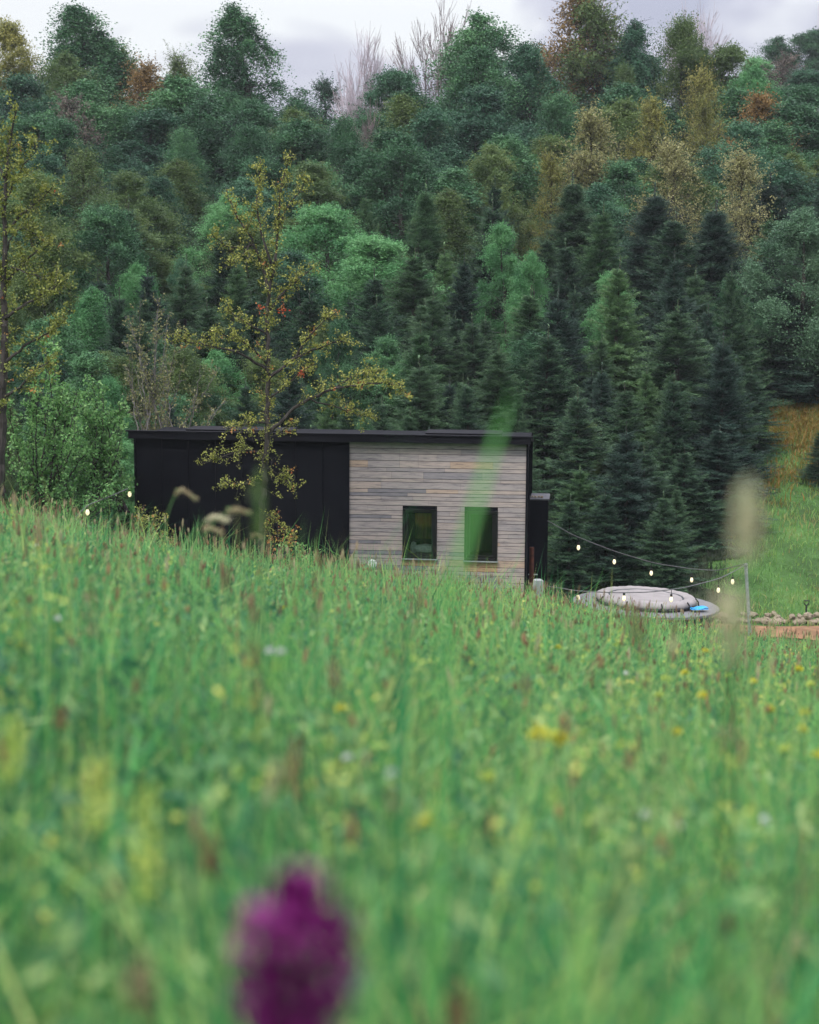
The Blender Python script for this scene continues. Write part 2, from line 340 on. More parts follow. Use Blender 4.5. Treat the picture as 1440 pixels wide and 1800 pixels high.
# local frame: x to the right (negative towards the left end), y towards the back, z up from z0
b = MB(); box(b, -LEN, -LW, 0.0, DEP, 0.25, H)
seams = np.arange(-LEN+0.02, -LW, (LEN-LW)/8.0)
for s in seams: box(b, s-0.012, s+0.012, -0.028, -0.001, 0.25, H-0.005)
for s in np.arange(0.3, DEP, 0.5): box(b, -LEN-0.028, -LEN-0.001, s-0.012, s+0.012, 0.25, H-0.005)
box(b, -LW-0.03, -LW+0.02, -0.035, -0.0295, 0.25, H-0.004)
b.build('metal_wall', M['steel'], cab)
wins = []
for (xa, xb, ya, yb) in ((708, 768, 895, 982), (817, 875, 898, 986)):
    wins.append((-len_at(xa), -len_at(xb), z_at((xa+xb)/2, yb)-z0, z_at((xa+xb)/2, ya)-z0))
def zrect_wall(b, x0, x1, y0, y1, za, zb, holes, tint=0.5):
    xs = sorted({x0, x1, *[h[0] for h in holes], *[h[1] for h in holes]}); zs = sorted({za, zb, *[h[2] for h in holes], *[h[3] for h in holes]})
    for i in range(len(xs)-1):
        for j in range(len(zs)-1):
            mx_, mz_ = (xs[i]+xs[i+1])/2, (zs[j]+zs[j+1])/2
            if any(h[0] < mx_ < h[1] and h[2] < mz_ < h[3] for h in holes): continue
            box(b, xs[i], xs[i+1], y0, y1, zs[j], zs[j+1], tint)
b = MB(); zrect_wall(b, -LW+0.001, -0.001, 0.03, 0.11, 0.25, H, wins)
box(b, -LW+0.001, -0.03, DEP-0.08, DEP, 0.25, H); box(b, -0.10, -0.001, 0.11, DEP, 0.25, H); box(b, -LW+0.001, -0.101, 0.111, DEP-0.081, 0.25, 0.33)
box(b, -LW+0.001, -0.101, 0.111, DEP-0.081, H-0.08, H-0.001)
box(b, 0.0, 0.03, -0.01, DEP+0.01, 0.15, H)
for s in np.arange(0.5, DEP, 0.5): box(b, 0.031, 0.055, s-0.012, s+0.012, 0.2, H-0.005)
b.build('side_wall', M['steel'], cab)
# planks
b = MB(); z = 0.27; row = 0
while z < H-0.01:
    ph = random.choice([0.065, 0.085, 0.10, 0.13, 0.075]); z1 = min(z+ph, H-0.003)
    rt = (z-0.27)/(H-0.27); rowbias = random.gauss(0, 0.10)
    x = -LW+0.022
    while x < -0.005:
        ln = random.choice([0.35, 0.6, 0.8, 1.1, 1.5]); x1 = min(x+ln, -0.004)
        if -0.004-x1 < 0.2: x1 = -0.004
        base = 0.52 + 0.26*(1-rt)**1.4 + (0.12 if rt > 0.93 else 0)
        tint = float(np.clip(base+rowbias+random.gauss(0, 0.13), 0.02, 0.95))
        if random.random() < 0.03: tint = 0.12
        th = random.uniform(0.012, 0.020)
        pieces = [(x+0.0012, x1-0.0012)]
        for h in wins:
            if z < h[3]-0.004 and z1 > h[2]+0.004:
                np_ = []
                for a_, c_ in pieces:
                    if h[0]-0.002 >= c_ or h[1]+0.002 <= a_: np_.append((a_, c_)); continue
                    if h[0]-a_ > 0.02: np_.append((a_, h[0]-0.003))
                    if c_-h[1] > 0.02: np_.append((h[1]+0.003, c_))
                pieces = np_
        
        for a_, c_ in pieces:
            cuts = sorted({a_, c_, *[v for h in wins for v in (h[0]-0.01, h[1]+0.01) if a_ < v < c_ and z < h[2]-0.01 and z1 > h[2]-0.14]})
            for u_, v_ in zip(cuts[:-1], cuts[1:]):
                und = any(h[0]-0.03 < (u_+v_)/2 < h[1]+0.03 and z < h[2]-0.01 and z1 > h[2]-0.14 for h in wins)
                box(b, u_, v_, 0.029-th, 0.029, z+0.008, z1-0.0015, 1.0 if und else tint)
        x = x1
    z = z1; row += 1
b.build('plank_cladding', M['plank'], cab)
# roof: slab falling gently to the back, fascia, lip
b = MB(); ov = 0.13
V = [(-LEN-0.06, -0.02, H+0.125), (0.07, -0.02, H+0.125), (0.07, DEP+0.08, H-0.14), (-LEN-0.06, DEP+0.08, H-0.14)]
V += [(v[0], v[1], v[2]-0.06) for v in V]
b.add(V, np.array([(0, 1, 2, 3), (7, 6, 5, 4), (0, 4, 5, 1), (1, 5, 6, 2), (2, 6, 7, 3), (3, 7, 4, 0)]))
rf = b.build('roof', M['fascia'], cab)
b = MB(); box(b, -LEN-0.07, 0.08, -0.14, -0.021, H+0.003, H+0.135)
box(b, -LEN-0.14, 0.11, -0.165, -0.06, H+0.1375, H+0.16)
b.build('fascia', M['fascia'], rf)
for (xa, xb) in ((322, 505), (745, 876)):
    b = MB(); l0, l1 = -len_at(xa), -len_at(xb); box(b, l0, l1, 0.32, 1.1, H+0.02, H+0.145); box(b, l0-0.02, l1+0.02, 0.30, 1.12, H+0.146, H+0.158)
    b.build('roof_hatch', M['fascia'], rf)
for k_, h in enumerate(wins):
    b = MB(); f = 0.045
    for (a_, c_, e_, g_) in ((h[0]+.002, h[1]-.002, h[3]-f, h[3]-.002), (h[0]+.002, h[1]-.002, h[2]+.002, h[2]+f), (h[0]+.002, h[0]+f, h[2]+f+.001, h[3]-f-.001), (h[1]-f, h[1]-.002, h[2]+f+.001, h[3]-f-.001)):
        box(b, a_, c_, -0.012, 0.10, e_, g_)
    # casement inside the outer frame
    g = 0.10
    for (a_, c_, e_, g_) in ((h[0]+f+.001, h[1]-f-.001, h[3]-g+.02, h[3]-f-.002), (h[0]+f+.001, h[1]-f-.001, h[2]+f+.002, h[2]+g), (h[0]+f+.001, h[0]+g, h[2]+g+.001, h[3]-g+.019), (h[1]-g, h[1]-f-.001, h[2]+g+.001, h[3]-g+.019)):
        box(b, a_, c_, 0.035, 0.085, e_, g_)
    wf = b.build('window', M['frame'], cab)
    b = MB(); box(b, h[0]+g+.001, h[1]-g-.001, 0.055, 0.061, h[2]+g+.001, h[3]-g+.018); b.build('pane', M['glass'], wf)
    b = MB(); box(b, h[0]-.02, h[1]+.02, -0.05, 0.03, h[2]-0.018, h[2]-0.001); b.build('sill', M['galv'], wf)
# inside the left window: sheet painted as a reflection, and pillow; right: dark room
h = wins[0]; wx = (h[0]+h[1])/2
b = MB(); n_ = 30; xs = np.linspace(wx-0.10, h[1]-0.09, n_)
V = [];
for zz in (h[2]+0.36, h[3]-0.02):
    for k in range(n_): V.append((xs[k], 0.15+0.008*math.sin(k*0.9), zz))
for zz in (h[2]+0.36, h[3]-0.02):
    for k in range(n_): V.append((xs[k], 0.156+0.008*math.sin(k*0.9), zz))
a_ = np.arange(n_-1)
b.add(V, [np.stack([a_, a_+1, a_+1+n_, a_+n_], 1), np.stack([a_+2*n_, a_+3*n_, a_+1+3*n_, a_+1+2*n_], 1)])
M['painted_reflection'] = noisemat('ochre_reflection', [(0.36, (0.07, 0.08, 0.03)), (0.55, (0.34, 0.24, 0.05)), (0.7, (0.40, 0.17, 0.04))], 2.6, 0.9, 0, detail=1)  # olive to ochre blotches stand for the reflection in the pane
setp(b.build('painted_reflection', M['painted_reflection'], cab), 'ochre sheet painted as the reflection in the left window')
M['pillow'] = plain('pale_pillow', (0.75, 0.78, 0.78), 0.9)
b = MB()
lathe(b, [(0.02, 0), (0.16, 0.02), (0.2, 0.08), (0.17, 0.14), (0.02, 0.17)], 20, 0, 0, sx=1.2, sy=0.5)
pl = b.build('pillow', M['pillow'], cab); pl.location = (wx+0.10, 0.24, h[2]+0.08)
b = MB(); lathe(b, [(0.01, 0), (0.05, 0.01), (0.07, 0.1), (0.05, 0.2), (0.01, 0.22)], 14); pl = b.build('vase', M['pillow'], cab); pl.location = (wx-0.14, 0.3, h[2]+0.06)
b = MB(); box(b, -LW+0.2, -0.2, 0.14, 0.6, h[2]-0.1, h[2]+0.055); setp(b.build('worktop', M['frame'], cab))
# round vent on the plank wall
vx, vz = -len_at(655), z_at(655, 991)-z0
b = MB(); pr = [(0.0, 0.0), (0.075, 0.0), (0.085, 0.012), (0.07, 0.03), (0.05, 0.034), (0.045, 0.022), (0.005, 0.026)]
lathe(b, pr, 28)
v = np.concatenate(b.V); b.V = [np.stack([v[:, 0], -v[:, 2], v[:, 1]], 1)]
vo = b.build('wall_vent', M['lampwhite'], cab); vo.location = (vx, 0.008, vz)
for k in range(7):
    for yy_ in (0.2, DEP-0.4):
        b = MB(); box(b, -LEN+0.1+k*1.2, -LEN+0.3+k*1.2, yy_, yy_+0.2, -0.3, 0.249); b.build('footing', M['skirt'], cab)
# utility cabinet at the right end
u0 = P(929, 876, 33.0); u1 = P(963, 876, 33.0); wdt = u1[0]-u0[0]
gz = float(ground(u0[0]+0.2, 33.2)); hh = u0[2]-gz
cb = thing('utility_cabinet', 'narrow black metal cabinet standing against the right end of the cabin', 'cabinet', (u0[0], 33.0, gz), -YAW)
b = MB(); box(b, -0.10, wdt, 0, 0.8, -0.1, hh-0.03); box(b, wdt-0.05, wdt-0.03, -0.012, -0.001, 0.1, hh-0.2); box(b, 0.02, 0.04, -0.012, -0.001, 0.1, hh-0.2); box(b, wdt+.001, wdt+0.012, 0.1, 0.12, 0.05, hh-0.1)
b.build('body', M['steel'], cb)
b = MB(); box(b, -0.10, wdt+0.03, -0.04, 0.84, hh-0.028, hh+0.0); b.build('lid', M['lidm'], cb)
b = MB()
for k in range(5):
    q = rdir(14)*0.03; 
    lathe(b, [(0.005, hh), (0.03, hh+.01), (0.025, hh+.035), (0.004, hh+.045)], 7, 0.02+k*0.06, 0.1+0.05*(k % 2))
b.build('pebble_row', M['rock'], cb)
pb = P(935, 962, 32.4); gz = float(ground(pb[0], 32.4))
t = thing('rusty_pipe', 'rusty brown pipe standing before the black utility cabinet', 'pipe', (pb[0], 32.4, gz))
b = MB(); tube(b, [(0, 0, 0), (0, 0, pb[2]-gz)], 0.045, 14); b.build('pipe_body', M['rusty'], t)
b = MB(); tube(b, [(-0.1, 0.0, P(0, 1006, 32.4)[2]-gz+0.03), (0.12, 0.0, P(0, 1006, 32.4)[2]-gz+0.03)], 0.012, 8); b.build('bracket', M['galv'], t)

# posts
pt = P(945, 1018, 30.8); gz = float(ground(pt[0], 30.8)); hh = pt[2]-gz
b = MB(); box(b, -0.075, 0.075, -0.07, 0.07, -0.1, hh-0.02); V = [(-0.075, -0.07, hh-0.02), (0.075, -0.07, hh-0.02), (0.075, 0.07, hh-0.02), (-0.075, 0.07, hh-0.02), (-0.05, -0.045, hh), (0.05, -0.045, hh), (0.05, 0.045, hh), (-0.05, 0.045, hh)]
b.add(V, np.array([(4, 5, 6, 7), (0, 1, 5, 4), (1, 2, 6, 5), (2, 3, 7, 6), (3, 0, 4, 7)]))
o = b.build('wooden_post', M['postwood']); o.location = (pt[0], 30.8, gz); o.rotation_euler = (0, 0.02, 0.3)
setp(o, 'short bleached white wooden post in the grass by the cabin corner', 'post')
pt = P(583, 1000, 28.6); gz = float(ground(pt[0], 28.6)); b = MB(); tube(b, [(0, 0, -0.05), (0.01, 0, (pt[2]-gz)*0.5), (-0.005, 0, pt[2]-gz)], [0.028, 0.026, 0.02], 8)
o = b.build('garden_stake', M['blackrub']); o.location = (pt[0], 28.6, gz); setp(o, 'thin black stake in the grass before the seam of metal and wood walls', 'stake')
ptop = P(1311, 990, 33.2); pbot = P(1321, 1112, 33.0); gz = float(ground(pbot[0], 33.0)); pbot = np.array([pbot[0]+0.01, 33.0, gz-0.2])
b = MB(); tube(b, [pbot, ptop], 0.034, 12); 
pole = b.build('light_pole', M['galv'], loc=(pbot[0], 33.0, gz)); setp(pole, 'grey metal pole leaning slightly, holding the string lights right of the hot tub', 'pole')
b = MB(); tube(b, [ptop-np.array([0, 0.05, 0.05]), ptop+np.array([0, 0.0, -0.05])], 0.012, 8); o = b.build('hook', M['blackrub'], pole, loc=(pbot[0], 33.0, gz))

# hot tub
TC = P(1132, 1060, 32.6); gz = float(ground(TC[0], TC[1])); TH = TC[2]-gz
tub = thing('hot_tub', 'round hot tub with puffy taupe cover and wide grey surround', 'hot tub', (TC[0], TC[1], gz))
b = MB()
def wobs(r, z, a): return r*(1+0.035*np.cos(2*a+0.7)), z
lathe(b, [(0.9, -0.1), (1.24, -0.1), (1.24, TH-0.09), (1.2, TH-0.085)], 72, wob=wobs); b.build('skirt', M['skirt'], tub)
b = MB(); lathe(b, [(0.85, TH-0.075), (1.33, TH-0.075), (1.37, TH-0.06), (1.37, TH-0.015), (1.34, TH), (0.85, TH+0.004)], 72, wob=wobs); b.build('surround', M['deck'], tub)
def wr(r, z, a): return r*(1+0.012*np.sin(11*a)*np.sin(3*a+1)+0.006*np.sin(23*a)), z+0.004*np.sin(9*a+2)*(r > 0.2)+0.004*np.sin(31*a)*(r > 0.74)
b = MB(); lathe(b, [(0.86, TH+0.003), (0.93, TH+0.02), (0.98, TH+0.08), (0.965, TH+0.13), (0.92, TH+0.165), (0.84, TH+0.18), (0.77, TH+0.17), (0.735, TH+0.145), (0.715, TH+0.125), (0.69, TH+0.14), (0.64, TH+0.15), (0.3, TH+0.145), (0.05, TH+0.14)], 96, wob=wr)
cov = b.build('cover', M['vinyl'], tub, smooth=True)
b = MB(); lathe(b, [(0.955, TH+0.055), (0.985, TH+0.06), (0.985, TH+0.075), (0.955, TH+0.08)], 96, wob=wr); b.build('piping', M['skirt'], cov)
b = MB(); lathe(b, [(0.700, TH+0.118), (0.700, TH+0.140), (0.730, TH+0.146), (0.740, TH+0.135)], 96, wob=wr); b.build('seam', M['skirt'], cov)  # dark ring added in the cover's groove to draw its shade line
for a_ in (-100, -62, -30, -140, -178, 10):
    ca, sa = math.cos(R(a_)), math.sin(R(a_)); b = MB()
    pts = [(ca*r_, sa*r_, TH+z_) for r_, z_ in ((0.94, 0.165), (1.0, 0.10), (1.01, 0.03), (1.04, 0.012))]
    tube(b, pts, 0.014, 6); b.build('strap', M['blackrub'], cov)
tub.rotation_euler = (R(1.0), R(2.0), R(20))
q = P(1228, 1071, 31.95)
b = MB(); n_ = 12; xs = np.linspace(-0.17, 0.17, n_); ys = np.linspace(-0.10, 0.10, 7); V = []
for x in xs:
    for y in ys: V.append((x, y+0.02*math.sin(x*14), 0.022+0.018*math.sin(x*19+y*9)+0.012*math.cos(y*30)))
for x in xs:
    for y in ys: V.append((x, y+0.02*math.sin(x*14), -0.008))
i, j = np.meshgrid(np.arange(n_-1), np.arange(6), indexing='ij'); Fq = np.stack([i*7+j, (i+1)*7+j, (i+1)*7+j+1, i*7+j+1], -1).reshape(-1, 4)
side = [(k, k+7, k+7+84, k+84) for k in range(0, 77, 7)]+[(k+6, k+6+84, k+13+84, k+13) for k in range(0, 77, 7)]+[(k, k+84, k+85, k+1) for k in range(6)]+[(77+k, 78+k, 78+k+84, 77+k+84) for k in range(6)]
b.add(V, [Fq, Fq[:, ::-1]+84, np.array(side)]); o = b.build('cloth', M['blue'], smooth=True); o.location = (q[0], 31.95, q[2]+0.015); o.rotation_euler = (0, R(2), 0.2)
setp(o, 'crumpled bright blue cloth on the right of the tub surround', 'cloth')

# stones, shovel
for k in range(46):
    rr = k % 23; up = k//23
    if up and random.random() < 0.35: continue
    px = 1260+rr*8.6+random.uniform(-5, 5)+up*4; d = 35.1+0.3*random.random()+0.10*up
    x = (px-720)/F_PX*d*1.01; s = random.uniform(0.05, 0.125)
    b = MB(); th = np.arccos(1-2*(np.arange(6)+0.5)/6); 
    prof = [(math.sin(t), -math.cos(t)) for t in th]
    ph = rng.uniform(0, 6, 4)
    lathe(b, [(0.02, -1)]+prof+[(0.02, 1)], 9, wob=lambda r, z, a: (r*(1+0.2*np.sin(2*a+ph[0])+0.2*np.sin(3*a+ph[1]+z*3)), z*(1+0.25*np.sin(a+ph[2]))))
    o = b.build('stone', M['rock']); o.scale = (s*random.uniform(.9, 1.35), s, s*random.uniform(.6, .85)); o.rotation_euler = (0, random.uniform(-.3, .3), random.uniform(0, 6))
    o.location = (x, d, float(ground(x, d))+0.04+up*random.uniform(0.08, 0.12))
    setp(o, 'pale rough stone in the low row along the orange soil', 'stone', 'pale stones in the row')
q = P(1418, 1056, 35.7); gz = float(ground(q[0], 35.7)); sh = thing('shovel', 'black D-handled shovel stuck upright behind the pale stones', 'shovel', (q[0], 35.7, gz))
hh = q[2]-gz; b = MB(); tube(b, [(0, 0, 0.05), (0, 0, hh-0.10)], 0.018, 8); b.build('shaft', M['blackrub'], sh)
b = MB(); tube(b, [(0, 0, hh-0.11), (-0.05, 0, hh-0.06), (-0.055, 0, hh), (0.055, 0, hh), (0.05, 0, hh-0.06), (0, 0, hh-0.11)], 0.014, 8); b.build('handle', M['blackrub'], sh)
b = MB(); box(b, -0.1, 0.1, -0.01, 0.01, -0.2, 0.06); b.build('blade', M['galv'], sh)

# string lights
def strand(label, path, bulbs, drop):
    pts = np.array([P(*p) for p in path]); base = pts[0].copy()
    dd = np.linspace(0, len(pts)-1, 60); k = np.arange(len(pts))
    sp = np.stack([np.interp(dd, k, pts[:, c]) for c in range(3)], 1)
    ker = np.ones(5)/5
    sm_ = np.stack([np.convolve(np.pad(sp[:, c], 2, 'edge'), ker, 'valid') for c in range(3)], 1); sm_[0] = pts[0]; sm_[-1] = pts[-1]
    t = thing('string_lights', label, 'string lights', base)
    b = MB(); tube(b, sm_, 0.010, 6); b.build('wire', M['wire'], t, loc=base)
    ppx = np.array([proj(p)[0] for p in sm_])
    for (px, py) in bulbs:
        i_ = int(np.argmin(np.abs(ppx-px))); a_ = sm_[i_]
        d = a_[1]; e_ = P(px, py, d)
        b = MB(); top = a_; zc = e_[2]+0.045
        tube(b, [(e_[0], d, min(top[2], zc+0.16)), (e_[0], d, zc+0.04), (e_[0], d, zc+0.035), (e_[0], d, zc-0.01)], [0.006, 0.006, 0.022, 0.02], 10)
        tube(b, [(top[0], d, top[2]), (e_[0], d, min(top[2], zc+0.16))], 0.006, 6)
        so_ = b.build('socket', M['blackrub'], t, loc=base)
        b = MB(); z = e_[2]+0.03
        lathe(b, [(0.012, z+0.01), (0.022, z-0.005), (0.033, z-0.04), (0.031, z-0.07), (0.018, z-0.092), (0.004, z-0.10)], 14, e_[0], d); b.build('bulb', M['bulb'], so_, loc=base, smooth=True)
strand('long string of lights dropping from the black cabinet over the hot tub', [(962, 915, 33.0), (1010, 942, 33.6), (1080, 969, 34.2), (1150, 990, 35), (1215, 1000, 36), (1262, 1003, 37), (1311, 990, 33.2)][:6]+[(1311, 991, 33.2)],
       [(1017, 961), (1080, 986), (1145, 1006), (1216, 1018)], 0.1)
strand('near string of lights from the metal pole sagging before the tub cover', [(1311, 992, 33.2), (1288, 1006, 32.5), (1262, 1018, 31.9), (1200, 1034, 31.2), (1140, 1041, 30.9), (1080, 1042, 30.7), (1016, 1039, 30.6), (962, 1030, 31.2)],
       [(1288, 1021), (1263, 1036), (1180, 1052), (1097, 1050), (1016, 1049)], 0.1)
strand('string of lights running into the shrubs left of the cabin', [(239, 856, 32.6), (230, 857, 30.6), (190, 874, 29.4), (154, 888, 28.9), (130, 912, 28.8), (163, 928, 28.6)], [(228, 867), (154, 899)], 0.1)

# ------------------------------------------------------------------ tree makers
def spruce(Hh, Rr, seed, whorls, nb_, tw, wdt):
    global rng
    keep = rng; rng = np.random.default_rng(seed); b = MB(); tb = MB()
    tube(tb, [(0, 0, -0.3), (0, 0, Hh*0.5), (0, 0, Hh)], [Hh*0.016, Hh*0.009, 0.006], 7)
    for wv in range(whorls):
        f = (wv+0.3)/whorls; f = 0.02+0.98*f**0.9; z = f*Hh
        k = nb_
        for q in range(k):
            ang = rng.uniform(0, 6.283); Lb = (Rr*(1-f)**0.95*rng.uniform(0.42, 1.2) + 0.016*Hh)
            up = np.interp(f, [0, 0.5, 0.85, 1], [-0.35, -0.05, 0.5, 1.3])+rng.normal(0, 0.1)
            s = np.linspace(0, 1, tw+1)[1:]
            u = np.array([math.cos(ang), math.sin(ang), 0]); v = np.array([-math.sin(ang), math.cos(ang), 0])
            zz = z+rng.uniform(-0.5, 0.5)*Hh/whorls+Lb*(up*s+0.25*s*s*(up < 0.6))
            pb_ = u[None]*(Lb*s)[:, None]; pb_[:, 2] = zz
            tube(tb, np.vstack([[0, 0, zz[0]-Lb*up/tw], pb_[::3], pb_[-1]]), np.linspace(0.010, 0.003, 2+len(pb_[::3]))*Hh/6, 3, cap=False)
            sgn = np.tile([1, -1], (len(s)+1)//2)[:len(s)]
            for side in (1, -1, 0):
                lt = Lb*0.42*(1.05-s)+(0.02+0.03*(1-f))*Hh/4
                if side == 0: dirv = np.tile(u, (len(s), 1)); lt = lt*0.5+0.04
                else: dirv = u[None]*0.62+side*v[None]*0.78
                dirv = dirv+np.array([0, 0, 1])*(0.12+0.35*max(up, 0))+rng.normal(0, 0.12, (len(s), 3)); dirv /= np.linalg.norm(dirv, axis=1)[:, None]
                for seg in range(3):
                    c = pb_+dirv*(lt*(0.18+0.32*seg))[:, None]+rng.normal(0, 0.012*Hh/4, (len(s), 3))
                    c[:, 2] -= (0.05 if side else 0)*lt*seg
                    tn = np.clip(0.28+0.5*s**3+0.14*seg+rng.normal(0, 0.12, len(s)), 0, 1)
                    a2 = dirv+rng.normal(0, 0.25, (len(s), 3)); a2 /= np.linalg.norm(a2, axis=1)[:, None]
                    a2[:, 2] += 0.15
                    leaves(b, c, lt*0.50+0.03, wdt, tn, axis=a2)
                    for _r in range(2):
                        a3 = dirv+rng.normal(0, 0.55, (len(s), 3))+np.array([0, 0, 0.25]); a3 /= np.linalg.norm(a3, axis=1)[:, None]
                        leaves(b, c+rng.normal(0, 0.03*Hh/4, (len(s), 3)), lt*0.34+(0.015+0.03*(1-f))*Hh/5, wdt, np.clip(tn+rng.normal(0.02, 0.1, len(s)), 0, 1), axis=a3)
    # bright leader shoot
    tube(tb, [(0, 0, Hh*0.97), (0, 0, Hh*1.10)], 0.010*Hh/5, 3)
    for zf in (0.93, 0.985):
        for q in range(6):
            aa = rng.uniform(0, 6.283); dv = np.array([math.cos(aa)*0.75, math.sin(aa)*0.75, 0.65]); ll = Hh*(0.035 if zf < 0.95 else 0.022)
            for ss in (0.35, 0.8): leaves(b, np.array([[0, 0, Hh*zf]])+dv*ll*ss, ll*0.6, 0.25, 0.95, axis=dv[None]/np.linalg.norm(dv))
    c = np.zeros((14, 3)); c[:, 2] = Hh+np.linspace(-0.08, 0.10, 14)*Hh; ax = rdir(14)*0.5+np.array([0, 0, 1.0]); ax /= np.linalg.norm(ax, axis=1)[:, None]
    leaves(b, c, 0.026*Hh, 0.3, 1.0, axis=ax)
    rng = keep
    return tb.mesh('trunk', M['bark']), b.mesh('crown', M['spruce'])
def decid(Hh, Rr, seed, ncl, nl, ls, t0=0.15, droop=0.0, sparse=0.0, top=0.75, cl=0.13, bark='bark', skew=0.0, shaggy=0.5):
    global rng
    keep = rng; rng = np.random.default_rng(seed); b = MB(); tb = MB()
    nseg = 9; tz = np.linspace(-0.3, Hh*0.95, nseg); tx = np.cumsum(rng.normal(0, 0.012*Hh, nseg)); ty = np.cumsum(rng.normal(0, 0.012*Hh, nseg)); tx[0] = ty[0] = 0
    tube(tb, np.stack([tx, ty, tz], 1), np.linspace(0.018, 0.003, nseg)*Hh, 8)
    t = rng.uniform(0, 1, ncl)**0.85; ang = rng.uniform(0, 6.283, ncl)
    prof = np.sin(np.pi*np.clip(t*(1-0.02)+0.0, 0, 1)**top)**0.75*(1.12-0.5*t)
    lob = 1+0.22*np.sin(ang*2+seed)+0.16*np.sin(ang*3+t*7+seed*2)
    rad = Rr*prof*lob*np.sqrt(rng.uniform(0.12, 1, ncl))
    z = Hh*(t0+(0.97-t0)*t); cx = np.interp(z, tz, tx)+rad*np.cos(ang); cy = np.interp(z, tz, ty)+rad*np.sin(ang)
    cc = np.stack([cx, cy, z], 1)
    for k in range(ncl):
        zb = max(0.1*Hh, z[k]-rad[k]*rng.uniform(0.4, 0.9)); s0 = np.array([np.interp(zb, tz, tx), np.interp(zb, tz, ty), zb])
        mid = (s0+cc[k])/2+np.array([0, 0, -0.08*rad[k]])+rng.normal(0, 0.02*Hh, 3)
        kk_ = 1.02-t[k]; tube(tb, [s0, mid, cc[k]], [0.006*Hh*kk_, 0.0035*Hh*kk_, 0.0008*Hh], 4, cap=False)
        n = int(nl*rng.uniform(0.5, 1.4)); rc = cl*Hh*rng.uniform(0.6, 1.25)*(1-0.35*t[k])
        ns = max(3, n//14)                       # twigs inside the clump, leaves along them
        dd = rdir(ns, 0.8); dd[:, 2] += 0.25-droop*1.4; dd /= np.linalg.norm(dd, axis=1)[:, None]
        per = max(1, n//ns); s = rng.uniform(0.1, 1, (ns, per))
        ln = rc*rng.uniform(0.6, 1.5, ns)
        p = cc[k]+dd[:, None]*(s*ln[:, None])[..., None]
        p[..., 2] -= droop*rc*1.6*s**2
        p = p.reshape(-1, 3)+rng.normal(0, 0.10*rc*shaggy*2, (ns*per, 3))
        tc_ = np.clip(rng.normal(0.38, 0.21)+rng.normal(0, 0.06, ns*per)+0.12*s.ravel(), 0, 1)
        if sparse:
            for q in range(0, ns, 2): tube(tb, [cc[k], cc[k]+dd[q]*ln[q]], [0.0012*Hh, 0.0006*Hh], 3, cap=False)
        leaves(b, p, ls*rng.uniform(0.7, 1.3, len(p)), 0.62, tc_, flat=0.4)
    rng = keep
    return tb.mesh('trunk', M[bark]), b.mesh('crown', M['green'])
def bare(Hh, seed, matn, depth=5, spread=0.5):
    keep = random.getstate(); random.seed(seed); b = MB(); tb = MB()
    def grow(p, d, ln, r, k):
        q = p+d*ln; mid = (p+q)/2+np.array([random.gauss(0, .03), random.gauss(0, .03), 0])*ln
        r = max(r, 0.013); tube(tb if k == depth else b, [p, mid, q], [r, r*0.85, max(r*0.68, 0.010)], 5 if k > 2 else 3, cap=False)
        if k == 0: return
        for c in range(4):
            sc = spread*(0.35 if c == 0 else 1.0)
            e_ = d+np.array([random.gauss(0, sc), random.gauss(0, sc), random.gauss(0, sc*0.4)+0.25]); e_ /= np.linalg.norm(e_)
            st = q if c == 0 else p+(q-p)*random.uniform(0.35, 1.0)
            grow(st, e_, ln*random.uniform(0.62, 0.85), r*(0.66 if c == 0 else 0.45), k-1)
    grow(np.array([0, 0, -0.2]), np.array([0.0, 0, 1]), Hh*0.32, Hh*0.012, depth)
    random.setstate(keep)
    v = np.concatenate(b.V); s = Hh/v[:, 2].max(); b.V = [x*s for x in b.V]; tb.V = [x*s for x in tb.V]
    return tb.mesh('trunk', M[matn]), b.mesh('crown', M[matn])

SP_Y = [spruce(4.0, r_, 100+k, 24, 9, 9, 0.17) for k, r_ in enumerate((1.15, 1.35, 1.0))]
SP_O = [spruce(9.0, r_, 200+k, 40, 9, 12, 0.16) for k, r_ in enumerate((2.0, 2.3, 1.8))]
DEC = [decid(10, 2.6, 11, 60, 1150, 0.092, cl=0.11, droop=0.2), decid(10, 3.0, 12, 68, 1100, 0.092, 0.12, top=0.9, cl=0.105, droop=0.25), decid(10, 2.3, 13, 58, 1100, 0.09, 0.1, top=0.8, cl=0.095, droop=0.15), decid(10, 2.8, 14, 62, 1100, 0.092, 0.2, cl=0.12), decid(10, 1.9, 15, 90, 600, 0.09, 0.08, top=0.85, cl=0.08, droop=0.3), decid(10, 3.0, 16, 105, 640, 0.09, 0.15, top=0.8, cl=0.09)]
BIR = [decid(11, 1.9, 21, 110, 560, 0.08, 0.12, droop=0.75, top=0.95, cl=0.085), decid(11, 2.3, 22, 130, 560, 0.08, 0.15, droop=0.6, top=0.8, cl=0.09)]
SPA = [decid(9, 2.0, 31, 80, 260, 0.09, 0.15, sparse=1, top=0.8, cl=0.13, bark='bark', shaggy=0.3), decid(9, 1.7, 32, 80, 210, 0.088, 0.2, sparse=1, top=0.7, cl=0.14, bark='bark', shaggy=0.3), decid(9, 2.3, 33, 110, 110, 0.10, 0.2, sparse=1, top=0.8, cl=0.12, bark='bark', shaggy=0.3)]
BAR = [bare(10, 41, 'bare', 5, 0.42), bare(10, 42, 'bare_dark', 5, 0.45), bare(10, 43, 'bare', 5, 0.4)]
PROTO = {'young': (SP_Y, 4.0), 'old': (SP_O, 9.0), 'dec': (DEC, 10.0), 'bir': (BIR, 11.0), 'spa': (SPA, 9.0), 'bare': (BAR, 10.0)}
placed = []
